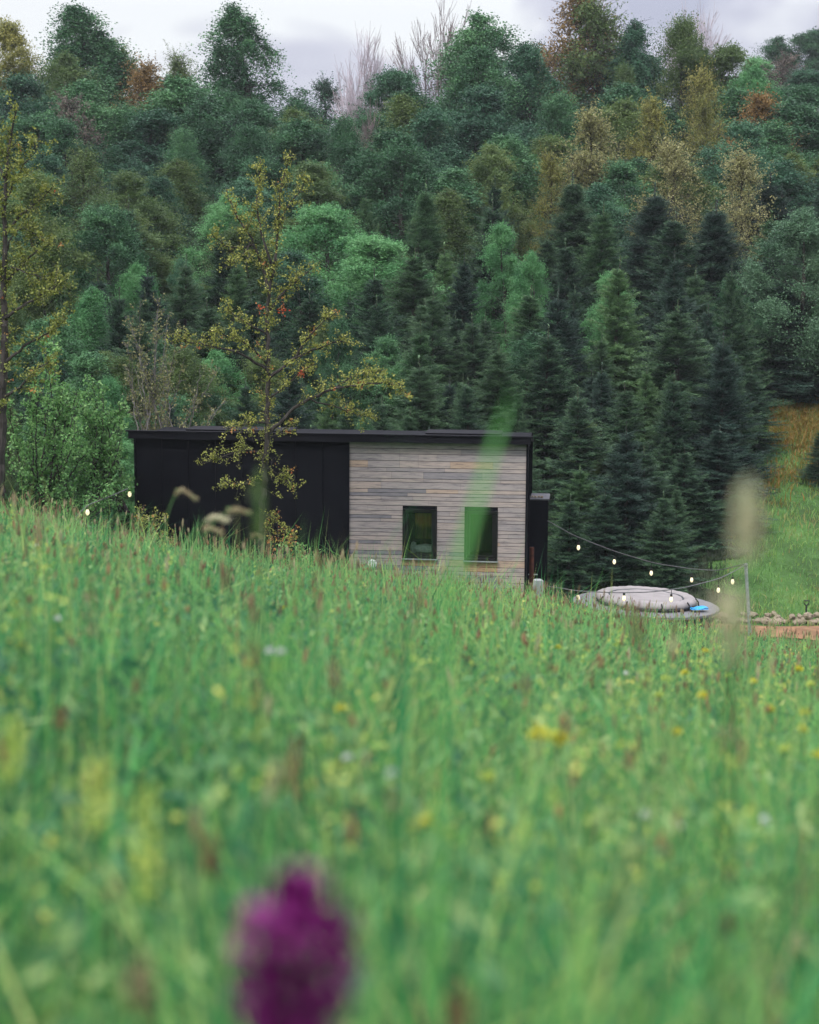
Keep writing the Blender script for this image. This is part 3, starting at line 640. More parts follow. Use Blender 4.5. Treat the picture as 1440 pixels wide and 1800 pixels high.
def tree(kind, px, py, d, matn=None, wpx=None, var=None, name='tree', label=None, group=None, cat='tree', x=None):
    """stand a tree d metres ahead with its tip on the sight line (px, py)"""
    tip = P(px, py, d); xx = tip[0]
    gz = float(ground(xx, d)); hgt = tip[2]-gz
    protos, h0 = PROTO[kind]; tm, cm = protos[(var if var is not None else random.randrange(len(protos))) % len(protos)]
    s = hgt/h0; sx = s
    if wpx:
        if not hasattr(tree, 'w'): tree.w = {}
        key = cm.name
        if key not in tree.w:
            co = np.empty(len(cm.vertices)*3, np.float32); cm.vertices.foreach_get('co', co); co = co.reshape(-1, 3)
            tree.w[key] = np.percentile(np.abs(co[:, 0]), 96)*2
        sx = wpx/F_PX*d/tree.w[key]
    o = thing(name, label, cat, (xx, d, gz), random.uniform(0, 6.28), group); o.scale = (sx, sx, s); o.rotation_euler = (random.gauss(0, 0.025), random.gauss(0, 0.025), random.uniform(0, 6.28))
    for nm, me in (('trunk', tm), ('crown', cm)):
        c = bpy.data.objects.new(nm, me); COL.objects.link(c); c.parent = o
        if nm == 'crown' and matn:
            c.material_slots[0].link = 'OBJECT'; c.material_slots[0].material = M[matn]
    placed.append((xx, d, o)); return o
# hand-placed trees (kind, px, tip py, distance, material, width px, variant, name, label)
SPEC = [
 ('dec', 12, 38, 92, 'yellow_olive', 130, 2, 'deciduous_tree', 'yellow-green tree at the far left end of the skyline'),
 ('bare', 62, 85, 96, None, 60, 2, 'bare_tree', 'small bare pale tree on the skyline near the left edge'),
 ('bir', 145, -5, 90, 'green', 230, 1, 'deciduous_tree', 'tall full green tree forming the left peak of the skyline'),
 ('dec', 100, 92, 86, 'olive', 150, 0, 'deciduous_tree', 'olive tree below the left peak of the skyline'),
 ('spa', 225, 85, 92, 'olive', 110, 0, 'deciduous_tree', 'loose olive tree just right of the left skyline peak'),
 ('spa', 262, 108, 84, 'orange_brown', 130, 0, 'deciduous_tree', 'orange-brown tree among green ones in the upper left'),
 ('spa', 322, 95, 92, 'olive', 90, 1, 'deciduous_tree', 'thin-topped olive tree left of the tall birch'),
 ('bir', 432, -14, 88, 'green', 190, 0, 'birch_tree', 'tall loose birch standing high above the skyline left of the gap'),
 ('bir', 385, 150, 82, 'green', 150, 1, 'deciduous_tree', 'green weeping tree at the foot of the tall birch'),
 ('dec', 520, 170, 95, 'green', 120, 0, 'deciduous_tree', 'low green tree in the dip of the skyline'),
 ('spa', 575, 140, 96, 'teal_green', 90, 0, 'deciduous_tree', 'dark little tree just left of the pale bare tree'),
 ('bare', 628, 35, 94, None, 130, 0, 'bare_tree', 'pale bare tree rising above the middle of the skyline'),
 ('bare', 640, 170, 78, 'bare_dark', 150, 1, 'bare_tree', 'grey leafless tree below the pale bare skyline tree'),
 ('dec', 700, 115, 94, 'teal_green', 120, 1, 'deciduous_tree', 'dark tree between the two bare skyline trees'),
 ('bare', 778, -25, 96, 'bare_dark', 150, 1, 'bare_tree', 'brown-grey bare tree leaning over the skyline right of centre'),
 ('dec', 850, 22, 92, 'green', 190, 0, 'deciduous_tree', 'rounded dark green tree right of the brown-grey bare tree'),
 ('bir', 820, 75, 82, 'green', 190, 1, 'birch_tree', 'broad weeping birch in front of the rounded skyline tree'),
 ('bir', 930, 52, 82, 'teal_green', 170, 0, 'birch_tree', 'weeping blue-green birch below the russet skyline tree'),
 ('spa', 1015, -20, 92, 'orange_brown', 170, 0, 'deciduous_tree', 'tall russet tree cutting the top edge of the skyline'),
 ('spa', 1065, 5, 90, 'olive', 150, 0, 'deciduous_tree', 'yellow-olive open tree right of the tall russet tree'),
 ('bir', 1115, 22, 88, 'teal_green', 150, 0, 'deciduous_tree', 'dark green slim tree left of the right bare tree'),
 ('bare', 1225, -10, 95, None, 150, 2, 'bare_tree', 'pale bare tree on the right part of the skyline'),
 ('dec', 1195, 38, 88, 'olive', 210, 3, 'deciduous_tree', 'dense dark olive tree in front of the right bare tree'),
 ('dec', 1280, 78, 88, 'olive', 150, 2, 'deciduous_tree', 'olive tree right of the dense dark olive tree'),
 ('dec', 1365, 62, 150, 'green', 110, 0, 'deciduous_tree', 'round dark tree on the far ridge at the right'),
 ('dec', 1425, 48, 150, 'green', 110, 1, 'deciduous_tree', 'round dark tree on the far ridge at the right edge'),
 ('dec', 1325, 95, 120, 'bright_green', 90, 1, 'deciduous_tree', 'fresh green tree below the far ridge'),
 ('spa', 1385, 95, 105, 'mauve_brown', 120, 2, 'deciduous_tree', 'mauve-brown budding tree below the far ridge'),
 ('dec', 1430, 115, 100, 'teal_green', 110, 1, 'deciduous_tree', 'dull green tree at the right edge below the far ridge'),
 ('dec', 1310, 115, 86, 'bright_green', 130, 0, 'deciduous_tree', 'light green round tree in the upper right'),
 ('spa', 1250, 120, 80, 'yellow_olive', 90, 1, 'deciduous_tree', 'tall yellowish thin tree in the upper right'),
 ('spa', 1330, 165, 76, 'orange_brown', 130, 0, 'deciduous_tree', 'orange-brown tree in the upper right of the forest'),
 ('spa', 1240, 170, 72, 'yellow_olive', 70, 0, 'deciduous_tree', 'small ochre tree left of the orange-brown one'),
 ('spa', 1152, 172, 72, 'yellow_olive', 90, 0, 'deciduous_tree', 'ochre open tree in the right middle forest'),
 ('spa', 1040, 195, 66, 'cream_yellow', 130, 0, 'deciduous_tree', 'yellow-leaved tree above the dark spruces right of centre'),
 ('spa', 975, 270, 64, 'yellow_olive', 80, 1, 'deciduous_tree', 'small yellowish tree left of the yellow-leaved tree'),
 ('spa', 1180, 250, 60, 'cream_yellow', 120, 1, 'deciduous_tree', 'cream-yellow open tree over the dark spruces'),
 ('spa', 1308, 265, 58, 'cream_yellow', 110, 1, 'deciduous_tree', 'thin cream-leaved tree near the right edge'),
 ('dec', 1090, 120, 84, 'olive', 120, 3, 'deciduous_tree', 'olive green tree below the open yellow-olive tree'),
 ('dec', 265, 190, 74, 'teal_green', 190, 2, 'deciduous_tree', 'cone-shaped teal-green tree in the upper left forest'),
 ('dec', 345, 175, 76, 'green', 160, 0, 'deciduous_tree', 'round dark green tree behind the cone-shaped one'),
 ('dec', 60, 190, 72, 'green', 170, 1, 'deciduous_tree', 'broad green tree in the upper left forest'),
 ('spa', 130, 165, 74, 'mauve_brown', 120, 2, 'deciduous_tree', 'dull brown-budding tree in the upper left forest'),
 ('spa', 150, 260, 62, 'olive', 120, 0, 'deciduous_tree', 'olive thin-leaved tree left of the cone-shaped tree'),
 ('dec', 80, 300, 50, 'olive', 150, 2, 'deciduous_tree', 'yellowish olive tree behind the left edge tree'),
 ('dec', 555, 350, 56, 'bright_green', 150, 1, 'deciduous_tree', 'light green tree behind the top of the yellow-leaved alder'),
 ('dec', 660, 405, 52, 'bright_green', 160, 1, 'deciduous_tree', 'rounded bright green tree above the middle of the cabin'),
 ('dec', 600, 210, 70, 'green', 170, 3, 'deciduous_tree', 'fresh green tree in the middle of the forest'),
 ('dec', 700, 235, 66, 'green', 160, 0, 'deciduous_tree', 'green tree between the grey leafless tree and the birches'),
 ('dec', 175, 350, 52, 'green', 130, 1, 'deciduous_tree', 'mid green tree above the left shrubs'),
 ('dec', 385, 340, 58, 'bright_green', 120, 0, 'deciduous_tree', 'fresh green tree left of the alder top'),
 ('dec', 760, 190, 72, 'teal_green', 150, 2, 'deciduous_tree', 'blue-green tree below the broad weeping birch'),
 ('old', 750, 345, 56, 'spruce_light', 110, 0, 'spruce_tree', 'light green spruce right of the rounded bright tree'),
 ('dec', 893, 392, 52, 'bright_green', 90, 2, 'deciduous_tree', 'small bright green tree among dark spruces right of centre'),
 ('dec', 945, 440, 50, 'bright_green', 80, 0, 'deciduous_tree', 'smaller bright green tree right of the first among spruces'),
 ('dec', 1060, 478, 49, 'bright_green', 80, 2, 'deciduous_tree', 'bright green sapling among the dark spruces'),
 ('old', 1150, 350, 56, 'spruce_blue', 170, 1, 'spruce_tree', 'large blue-dark spruce in the right middle'),
 ('old', 1010, 330, 58, 'spruce', 140, 0, 'spruce_tree', 'large dark spruce under the yellow-leaved tree'),
 ('old', 1255, 380, 54, 'spruce_blue', 160, 2, 'spruce_tree', 'tall dark spruce above the grassy clearing'),
 ('old', 1345, 330, 62, 'spruce_blue', 190, 0, 'spruce_tree', 'dark spruce behind the pale tree at the right'),
 ('old', 1380, 500, 51.8, 'spruce_blue', 170, 1, 'spruce_tree', 'dark spruce at the top of the grassy clearing'),
 ('old', 1450, 470, 52.2, 'spruce_blue', 180, 2, 'spruce_tree', 'dark spruce cut by the right edge'),
 ('dec', 1412, 360, 51.0, 'pale_green', 160, 0, 'deciduous_tree', 'pale grey-green broadleaf tree at the right edge'),
 ('dec', 1460, 395, 51.2, 'pale_green', 150, 3, 'deciduous_tree', 'fuller pale green tree cut by the right edge'),
 ('young', 1070, 872, 37.9, 'spruce', 105, 0, 'spruce_tree', 'short young spruce in front, behind the left part of the hot tub'),
 ('young', 1168, 880, 37.6, 'spruce', 100, 1, 'spruce_tree', 'short young spruce in front, behind the middle of the hot tub'),
 ('young', 1000, 885, 37.4, 'spruce', 85, 2, 'spruce_tree', 'short young spruce in front, just right of the black cabinet'),
 ('young', 1292, 872, 40.5, 'spruce', 95, 1, 'spruce_tree', 'small spruce at the corner where forest and clearing meet'),
 ('young', 1262, 760, 41.5, 'spruce_blue', 120, 2, 'spruce_tree', 'dark young spruce behind the small corner spruce'),
 ('young', 1410, 590, 51.0, 'spruce_blue', 110, 2, 'spruce_tree', 'small dark spruce under the pale tree at the right'),
 ('young', 1240, 850, 40.0, 'spruce', 70, 0, 'spruce_tree', 'small spruce at the lower edge of the clearing'),
 ('young', 1205, 800, 40.2, 'spruce', 120, 1, 'spruce_tree', 'young spruce beside the clearing behind the hot tub'),
 ('young', 1136, 800, 39.6, 'spruce', 140, 2, 'spruce_tree', 'broad young spruce directly behind the hot tub'),
 ('young', 1022, 830, 39.2, 'spruce_light', 110, 0, 'spruce_tree', 'young spruce right of the black cabinet'),
 ('young', 1318, 660, 46.5, 'spruce', 100, 2, 'spruce_tree', 'narrow young spruce at the left edge of the clearing'),
 ('young', 1442, 760, 44.0, 'spruce', 60, 0, 'spruce_tree', 'little spruce on the clearing at the right edge'),
]
for s_ in SPEC:
    k, px, py, d, mt, wp, va, nm, lb = s_
    tree(k, px, py, d, mt, wp, va, nm, lb, 'forest trees')
# fill trees
SKY = ([-200, 0, 60, 100, 145, 210, 300, 345, 400, 500, 515, 560, 620, 700, 740, 800, 900, 1000, 1100, 1200, 1290, 1340, 1600], [90, 75, 100, 80, 50, 85, 110, 115, 90, 170, 205, 200, 165, 150, 130, 70, 80, 70, 70, 75, 105, 130, 120])
fills = []
tries = 0
def clear(bx, by, wp, d): 
    if d > 52: return False
    lim = np.interp(by, [700, 860, 960, 1080], [1365, 1345, 1300, 1265])
    return bx+wp*0.42 > lim
while tries < 26000 and len(fills) < 330:
    tries += 1
    d = random.uniform(38.6, 100) if random.random() < 0.65 else random.uniform(38.6, 60)
    x = random.uniform(-0.34, 0.34)*d; px = 720+F_PX*x/d*0.99
    gap = np.interp(d, [38, 46, 60, 100], [0.85, 1.05, 2.3, 3.7])
    if any((x-a)**2+(d-c)**2 < gap*gap for a, c, _ in placed): continue
    base = np.interp(d, [38, 42, 47, 55, 65, 80, 100], [830, 700, 540, 420, 290, 165, 95])
    py = base+random.uniform(-60, 60); sky = np.interp(px, *SKY)
    if d > 62: py = base+random.uniform(-45, 45)
    if py < sky: py = sky+random.uniform(5, 45)
    gz = float(ground(x, d)); bx, by = proj([x, d, gz]); tip = P(px, py, d); h_ = tip[2]-gz
    if h_ < 1.3: continue
    sp_ = np.interp(px, [0, 300, 620, 800, 1440], [0.35, 0.5, 0.72, 0.95, 0.97]) if py > 330 else np.interp(px, [0, 700, 1440], [0.0, 0.0, 0.25])
    if px < 620 and 300 < py < 470: sp_ = 0.2
    if random.random() < sp_:
        kind = 'young' if h_ < 5.2 else 'old'; wp = h_*random.uniform(0.4, 0.68)*F_PX/d
        mt = random.choice(['spruce', 'spruce', 'spruce_blue', 'spruce_light', 'spruce'] if px < 950 else ['spruce', 'spruce_blue', 'spruce', 'spruce_light', 'spruce'])
        nm = 'spruce_tree'
    else:
        kind = random.choice(['dec', 'dec', 'bir']); wp = h_*(random.uniform(0.5, 0.72) if d > 56 else random.uniform(0.4, 0.6))*F_PX/d
        mt = random.choice(['green', 'green', 'teal_green', 'olive', 'green'] if py < 330 or px > 500 else ['green', 'olive', 'teal_green', 'green', 'bright_green']); nm = 'deciduous_tree'
    if clear(bx, by, wp, d): continue
    placed.append((x, d, None)); fills.append((d, px, py, kind, mt, wp, nm))
bands = [(0, 42, 'front row of the forest'), (42, 46, 'second row of the forest'), (46, 51, 'third row of the forest'), (51, 58, 'middle rows of the forest'), (58, 70, 'upper rows of the forest'), (70, 84, 'high rows under the skyline'), (84, 200, 'hilltop rows of the forest')]
wc = {'spruce': 'dark green', 'spruce_blue': 'blue-dark', 'spruce_light': 'lighter green', 'green': 'mid green', 'teal_green': 'blue-green', 'olive': 'olive', 'bright_green': 'fresh green'}
def ordw(n): return str(n)+('th' if 10 < n % 100 < 14 else {1: 'st', 2: 'nd', 3: 'rd'}.get(n % 10, 'th'))
for lo, hi, bn in bands:
    cnt = {}
    for f_ in sorted([q for q in fills if lo <= q[0] < hi], key=lambda q: q[1]):
        d, px, py, kind, mt, wp, nm = f_
        key = (mt, nm); cnt[key] = cnt.get(key, 0)+1
        lb = '%s %s, %s such from the left, %s' % (wc[mt], nm.replace('_', ' '), ordw(cnt[key]), bn)
        tree(kind, px, py, d, mt, wp, None, nm, lb, 'forest trees')

# ------------------------------------------------------------------ limbed trees and shrubs near the cabin
def limbed(name, label, limbs, trunk_r, d0, leafm, bark, leaf=0.045, tw_len=0.45, dens=13.0, perc=7, redspots=(), cat='tree', tone=(0.45, 0.18), rustp=0.03, spread=1.0):
    pts0 = np.array([P(px, py, d0) for px, py in limbs[0][0]])
    bx, by_, gz = pts0[0][0], pts0[0][1], float(ground(pts0[0][0], pts0[0][1]))
    base = np.array([bx, by_, gz]); t = thing(name, label, cat, base)
    tb = MB(); lb = MB()
    for li, (path, r0, r1) in enumerate(limbs):
        m_ = len(path); dep = np.cumsum(rng.normal(0, 0.16*spread, m_)) if li else np.zeros(m_); dep -= dep[0]
        pts = np.array([P(px, py, d0+dep[k]) for k, (px, py) in enumerate(path)])
        if li == 0: pts[0] = base-np.array([0, 0, 0.1])
        seg = np.linalg.norm(np.diff(pts, axis=0), axis=1); cs = np.concatenate([[0], np.cumsum(seg)]); tot = cs[-1]
        nn = max(6, int(tot/0.12)); s = np.linspace(0, tot, nn)
        sp = np.stack([np.interp(s, cs, pts[:, c]) for c in range(3)], 1)
        for _ in range(2): sp[1:-1] = (sp[:-2]+2*sp[1:-1]+sp[2:])/4
        sp[1:-1] += rng.normal(0, 0.012, (nn-2, 3))
        tube(tb, sp, np.linspace(r0, r1, nn), 8 if li == 0 else 6)
        start = 0.25 if li else 0.30
        ntw = int(tot*dens*(1-start))
        for _ in range(ntw):
            f = start+(1-start)*rng.uniform()**0.8; k = min(int(f*(nn-1)), nn-2); p = sp[k]; T = sp[k+1]-sp[k]; T /= np.linalg.norm(T)+1e-9
            dv = rdir(1)[0]*0.9+T*0.55+np.array([0, 0, 0.35]); dv /= np.linalg.norm(dv)
            ln = tw_len*rng.uniform(0.4, 1.2)*(1-0.45*f)
            q = p+dv*ln; mid = (p+q)/2+rng.normal(0, 0.03, 3)
            tube(tb, [p, mid, q], [0.006, 0.004, 0.002], 3, cap=False)
            nc = max(2, int(ln/0.08))
            for c in range(nc):
                cpt = p+(q-p)*((c+0.7)/nc)+rng.normal(0, 0.015, 3)
                n = max(1, int(perc*rng.uniform(0.3, 1.4))); tn = np.clip(rng.normal(*tone, n)*0.9, 0, 0.8)
                if rng.uniform() < rustp: tn = np.clip(rng.normal(0.9, 0.03, n), 0.84, 0.96)
                leaves(lb, cpt+rng.normal(0, 0.028, (n, 3)), leaf*rng.uniform(0.6, 1.3, n), 0.65, tn)
    for (px, py, dd) in redspots:
        c = P(px, py, d0+dd); leaves(lb, c+rng.normal(0, 0.04, (34, 3)), 0.05, 0.6, np.clip(rng.normal(0.96, 0.04, 34), 0.86, 1))
        tube(tb, [c+np.array([0, 0, -0.25]), c], 0.004, 3, cap=False)
    tb.build('trunk', M[bark], t, loc=base); lb.build('crown', M[leafm], t, loc=base)
    return t
limbed('alder_tree', 'slender sparse tree with yellow-green leaves growing before the black cabin wall', [
    ([(456, 985), (460, 920), (464, 850), (470, 780), (471, 700), (472, 620), (468, 560), (474, 510), (484, 460), (490, 400), (492, 340), (502, 300), (510, 268)], 0.075, 0.010),
    ([(474, 520), (462, 470), (446, 430), (425, 395), (408, 365), (398, 330)], 0.032, 0.006),
    ([(482, 480), (470, 440), (455, 400), (450, 350), (462, 300), (458, 280)], 0.026, 0.005),
    ([(490, 400), (505, 360), (525, 335), (545, 310)], 0.018, 0.004),
    ([(446, 430), (410, 440), (385, 430), (372, 410)], 0.016, 0.004),
    ([(440, 425), (415, 470), (395, 455)], 0.014, 0.004),
    ([(468, 550), (490, 522), (515, 500), (540, 478), (556, 465)], 0.026, 0.005),
    ([(470, 590), (440, 570), (410, 550), (392, 540)], 0.022, 0.005),
    ([(472, 650), (430, 622), (380, 610), (335, 600), (300, 603)], 0.032, 0.005),
    ([(470, 640), (430, 600), (400, 590), (370, 580)], 0.022, 0.005),
    ([(472, 665), (510, 635), (550, 615), (590, 600), (625, 600)], 0.034, 0.005),
    ([(520, 630), (545, 590), (575, 560), (595, 545)], 0.020, 0.005),
    ([(474, 700), (500, 680), (530, 650), (560, 640)], 0.020, 0.005),
    ([(474, 760), (510, 725), (545, 700), (590, 682), (640, 676), (690, 670), (725, 700)], 0.036, 0.005),
    ([(590, 682), (620, 660), (650, 655), (680, 650)], 0.018, 0.004),
    ([(545, 700), (590, 715), (630, 730), (665, 735)], 0.018, 0.004),
    ([(472, 745), (440, 740), (410, 755), (388, 752)], 0.020, 0.005),
    ([(470, 770), (500, 755), (520, 745)], 0.016, 0.004),
    ([(468, 800), (440, 790), (405, 795), (375, 810), (355, 815)], 0.018, 0.004),
    ([(464, 850), (440, 845), (410, 852), (385, 860)], 0.014, 0.003),
    ([(466, 820), (490, 835), (512, 850), (522, 868)], 0.014, 0.003),
    ([(462, 900), (478, 905), (498, 930), (510, 945)], 0.012, 0.003),
    ], 0.08, 29.6, 'alder', 'bark', 0.040, 0.42, 25, 11, [(457, 541, 0), (497, 545, .1), (530, 655, -.1), (634, 675, 0)])
for o in bpy.data.objects:
    pass
limbed('alder_tree', 'dark-limbed tree with ochre leaves cut by the left edge of the view', [
    ([(-8, 900), (2, 800), (4, 700), (8, 600), (6, 500), (10, 420), (8, 350), (14, 280), (25, 215), (30, 185)], 0.10, 0.012),
    ([(4, 640), (40, 610), (75, 590), (115, 560)], 0.03, 0.005), ([(6, 560), (45, 535), (85, 510), (120, 490)], 0.03, 0.005),
    ([(6, 500), (35, 470), (65, 440), (100, 425)], 0.03, 0.005), ([(8, 420), (30, 380), (60, 360), (95, 330)], 0.026, 0.005),
    ([(8, 360), (30, 310), (55, 270), (70, 240)], 0.022, 0.004), ([(10, 320), (-10, 270), (-20, 230), (-30, 220)], 0.022, 0.004),
    ([(3, 700), (40, 680), (70, 640), (95, 640)], 0.028, 0.005), ([(3, 720), (-40, 680), (-80, 640)], 0.03, 0.006), ([(6, 520), (-40, 470), (-90, 440)], 0.03, 0.006),
    ([(20, 470), (60, 480), (105, 500)], 0.016, 0.004), ([(8, 450), (25, 400), (45, 400), (75, 420)], 0.018, 0.004),
    ], 0.07, 29.0, 'alder', 'bark', 0.047, 0.55, 24, 11, (), tone=(0.30, 0.15), rustp=0.02)
def shrub(label, stems, top, d0, leafm, n=9, leaf=0.06, perc=9, dens=15, tw=0.4, tone=(0.5, 0.2), cat='shrub', bark='bark', rust=0.0, hgt=None, rad=0.02):
    limbs = []
    x0, y0 = stems
    for k in range(n):
        tx, ty = top[k % len(top)]; tx += random.uniform(-18, 18) if x0 != 185 else random.uniform(-25, 4); ty += random.uniform(-15, 15)+(random.uniform(-10, 60) if n > 18 else 0)
        sx0 = x0+random.uniform(-1, 1)*(45 if n > 18 else 12)
        limbs.append(([(sx0 if k else x0, y0), (sx0*0.7+tx*0.3+random.uniform(-8, 8), y0*0.66+ty*0.34), (sx0*0.3+tx*0.7+random.uniform(-8, 8), y0*0.33+ty*0.67), (tx, ty)], rad, 0.004))
    return limbed('shrub', label, limbs, 0.02, d0, leafm, bark, leaf, tw, dens, perc, (), cat, tone, rust, spread=1.8)
M['willow'] = leafmat('willow_leaf', [(0.0, (0.06, 0.16, 0.05)), (0.5, (0.15, 0.32, 0.10)), (1.0, (0.32, 0.50, 0.18))], 0.3)
M['bud'] = leafmat('budding_leaf', [(0.0, (0.08, 0.10, 0.04)), (0.5, (0.17, 0.18, 0.07)), (1.0, (0.33, 0.29, 0.16))], 0.3)
shrub('bright green leafy shrub rising beside the left end of the cabin', (185, 900), [(165, 670), (195, 665), (212, 690), (140, 720), (218, 740), (190, 740), (205, 790), (150, 790), (120, 750)], 31.0, 'willow', 28, 0.062, 8, 15)
shrub('bright green leafy shrub in front of the left edge tree', (75, 900), [(60, 700), (110, 650), (90, 560), (130, 700), (30, 750), (50, 800), (110, 780), (20, 680), (90, 830), (135, 640), (70, 640), (150, 760)], 30.2, 'willow', 28, 0.062, 8, 14)
shrub('low green shrub between the left leafy shrubs and the meadow', (140, 930), [(100, 840), (150, 830), (190, 840), (215, 860), (60, 850), (125, 860)], 30.0, 'willow', 14, 0.055, 9, 16, tone=(0.35, 0.2))
shrub('twiggy grey-stemmed shrub with sparse pale leaves behind the cabin roof', (285, 860), [(240, 520), (290, 510), (235, 600), (330, 560), (260, 580), (370, 640), (400, 690), (300, 620), (215, 580), (345, 700)], 35.6, 'bud', 22, 0.055, 4, 9, 0.45, cat='shrub', bark='grey_bark')
shrub('small ochre-leaved shrub before the left end of the black wall', (265, 965), [(255, 885), (285, 890), (245, 915), (300, 925), (270, 900), (320, 950)], 29.3, 'alder', 10, 0.045, 6, 12, 0.22, tone=(0.4, 0.15), rust=0.1, rad=0.008)
shrub('small russet shrub at the foot of the slender tree', (495, 985), [(480, 915), (505, 930), (520, 950), (490, 900), (530, 965)], 29.2, 'alder', 8, 0.045, 5, 12, 0.2, tone=(0.35, 0.2), rust=0.4, rad=0.006)
shrub('little fresh green plant in the grass right of the slender tree', (525, 1000), [(510, 965), (530, 960), (545, 975)], 28.2, 'willow', 6, 0.05, 6, 14, 0.14, rad=0.005, cat='plant')

# ------------------------------------------------------------------ meadow
def blades(b, x, y, h, wd, segs=3, lean=0.35, tint=None, zoff=0.0):
    n = len(x); z = ground(x, y)-0.02+zoff
    a = rng.uniform(0, 6.283, n); ld = np.stack([np.cos(a), np.sin(a)], 1); le = np.abs(rng.normal(0, lean, n))*h
    wa = rng.uniform(0, 6.283, n); wv = np.stack([np.cos(wa), np.sin(wa), np.zeros(n)], 1)
    t = np.linspace(0, 1, segs+1); V = np.zeros((n, 2*segs+1, 3))
    for k, tt in enumerate(t):
        c = np.stack([x+ld[:, 0]*le*tt**1.9, y+ld[:, 1]*le*tt**1.9, z+h*(tt-0.18*(le/h)*tt**3)], 1)
        if k == segs: V[:, 2*segs] = c
        else:
            ww = (wd*(1-0.75*tt**1.6)*0.5)[:, None]*wv
            V[:, 2*k] = c-ww; V[:, 2*k+1] = c+ww
    off = (np.arange(n)*(2*segs+1))[:, None]
    qs = np.concatenate([np.array([[2*k, 2*k+1, 2*k+3, 2*k+2]])+off for k in range(segs-1)]) if segs > 1 else np.zeros((0, 4), int)
    tr = np.array([[2*segs-2, 2*segs-1, 2*segs]])+off
    b.add(V.reshape(-1, 3), [qs, tr], np.repeat(tint, 2*segs+1))
def field(y0, y1, dens, marg=1.0, k=0.29):
    A = k*(y1*y1-y0*y0)+2*marg*(y1-y0); n = int(A*dens)
    y = np.sqrt(rng.uniform(y0*y0, y1*y1, n)) if marg < k*y0 else rng.uniform(y0, y1, n)
    x = rng.uniform(-1, 1, n)*(k*y+marg); return x, y
def patch(x, y):  # slow variation over the field
    return 0.5+0.3*np.sin(x*6+2*np.sin(y*3))*np.sin(y*5+x*3)*(1-sm(2.5, 6, y))+0.25*np.sin(x*0.9+1.3*np.sin(y*0.5))+0.25*np.sin(y*0.8+x*0.35+2)
_cl = [(rng.normal(size=2)*k_, rng.uniform(0, 6.28)) for k_ in (2.2, 3.0, 4.5, 6.5, 9.0, 12.0)]
def clump(x, y):
    v = sum(np.sin(d_[0]*x+d_[1]*y*0.7+p_) for d_, p_ in _cl)/len(_cl); return np.clip(0.5+0.9*v, 0, 1)
b = MB()
for (y0, y1, dens, wd, hh, segs) in ((-1.2, 0.35, 250, 0.006, 0.26, 4), (0.35, 1.2, 1500, 0.006, 0.42, 5), (1.2, 3, 2300, 0.0065, 0.48, 4), (3, 8, 2000, 0.007, 0.50, 3), (8, 16, 1150, 0.009, 0.50, 3), (16, 24, 800, 0.011, 0.48, 3), (24, 31.2, 900, 0.012, 0.46, 3)):
    x, y = field(y0, y1, dens, 0.9)
    cl_ = clump(x, y); k_ = (rng.uniform(size=len(x)) < 0.35+0.8*cl_) | (y < 1.2); x, y, cl_ = x[k_], y[k_], cl_[k_]; n = len(x); pt_ = patch(x, y)
    h = hh*np.clip(rng.normal(0.86, 0.22, n), 0.3, 1.6)*np.where(y > 1.2, 0.70+0.55*cl_, 1)
    tl = rng.uniform(size=n) < np.where(y > 22, 0.10, 0.05); h[tl] *= np.where(y[tl] > 22, np.where(x[tl] < 2.4, rng.uniform(1.3, 2.0, tl.sum()), 1.05), 1.35); h *= np.where((y > 25) & (x > 2.6), 0.85, 1)
    inn = (y < 31.2) & ~((x > CX[0]-LEN-0.2) & (x < CX[0]+0.3) & (y > 31.3))
    h *= np.where(y > 29.2, 0.8, 1.0)
    if y1 <= 1.2: h = np.minimum(h, 0.52)
    tn = np.clip(0.375+0.5*(pt_-0.5)+0.14*(cl_-0.5)+rng.normal(0, 0.27, n)+0.10*tl, 0.0, 0.84)
    dry = rng.uniform(size=n) < 0.05; tn[dry] = rng.uniform(0.86, 1.0, dry.sum())
    blades(b, x[inn], y[inn], h[inn], wd*rng.uniform(0.6, 1.5, inn.sum()), segs, 0.5, tn[inn])
x, y = field(0.55, 3.2, 230, 0.5); n = len(x)
blades(b, x, y, rng.uniform(0.3, 0.56, n)*np.where(y < 0.9, 0.85, 1), rng.uniform(0.011, 0.021, n), 6, 0.5, np.clip(np.where(rng.uniform(size=n) < 0.5, rng.normal(0.12, 0.1, n), rng.normal(0.58, 0.12, n)), 0, 0.8))
setp(b.build('meadow_grass', M['grass']), 'tall green meadow grass filling the slope below the cabin', 'grass', kind='stuff')
# herb leaves low and mid in the sward
b = MB()
for (y0, y1, dens, sz) in ((0.5, 1.3, 500, 0.03), (1.3, 3, 1300, 0.032), (3, 9, 900, 0.034), (9, 18, 420, 0.038), (18, 30, 230, 0.042)):
    x, y = field(y0, y1, dens, 0.9); n = len(x); z = ground(x, y)+np.where(y < 1.3, rng.uniform(0.1, 0.36, n), rng.uniform(0.18, 0.54, n))
    ax = rdir(n)+np.array([0, 0, 0.9])*np.sign(rng.uniform(-0.2, 1, n))[:, None]; ax /= np.linalg.norm(ax, axis=1)[:, None]
    leaves(b, np.stack([x, y, z], 1), sz*rng.uniform(0.5, 1.9, n), 0.28, np.clip(rng.normal(0.36, 0.24, n)+0.6*(patch(x*2.3, y*1.7)-0.5), 0, np.where(rng.uniform(size=n) < 0.15, 1, 0.8)), axis=ax)
setp(b.build('meadow_herbs', M['herb']), 'small broad leaves of herbs mixed through the meadow grass', 'herbs', kind='stuff')
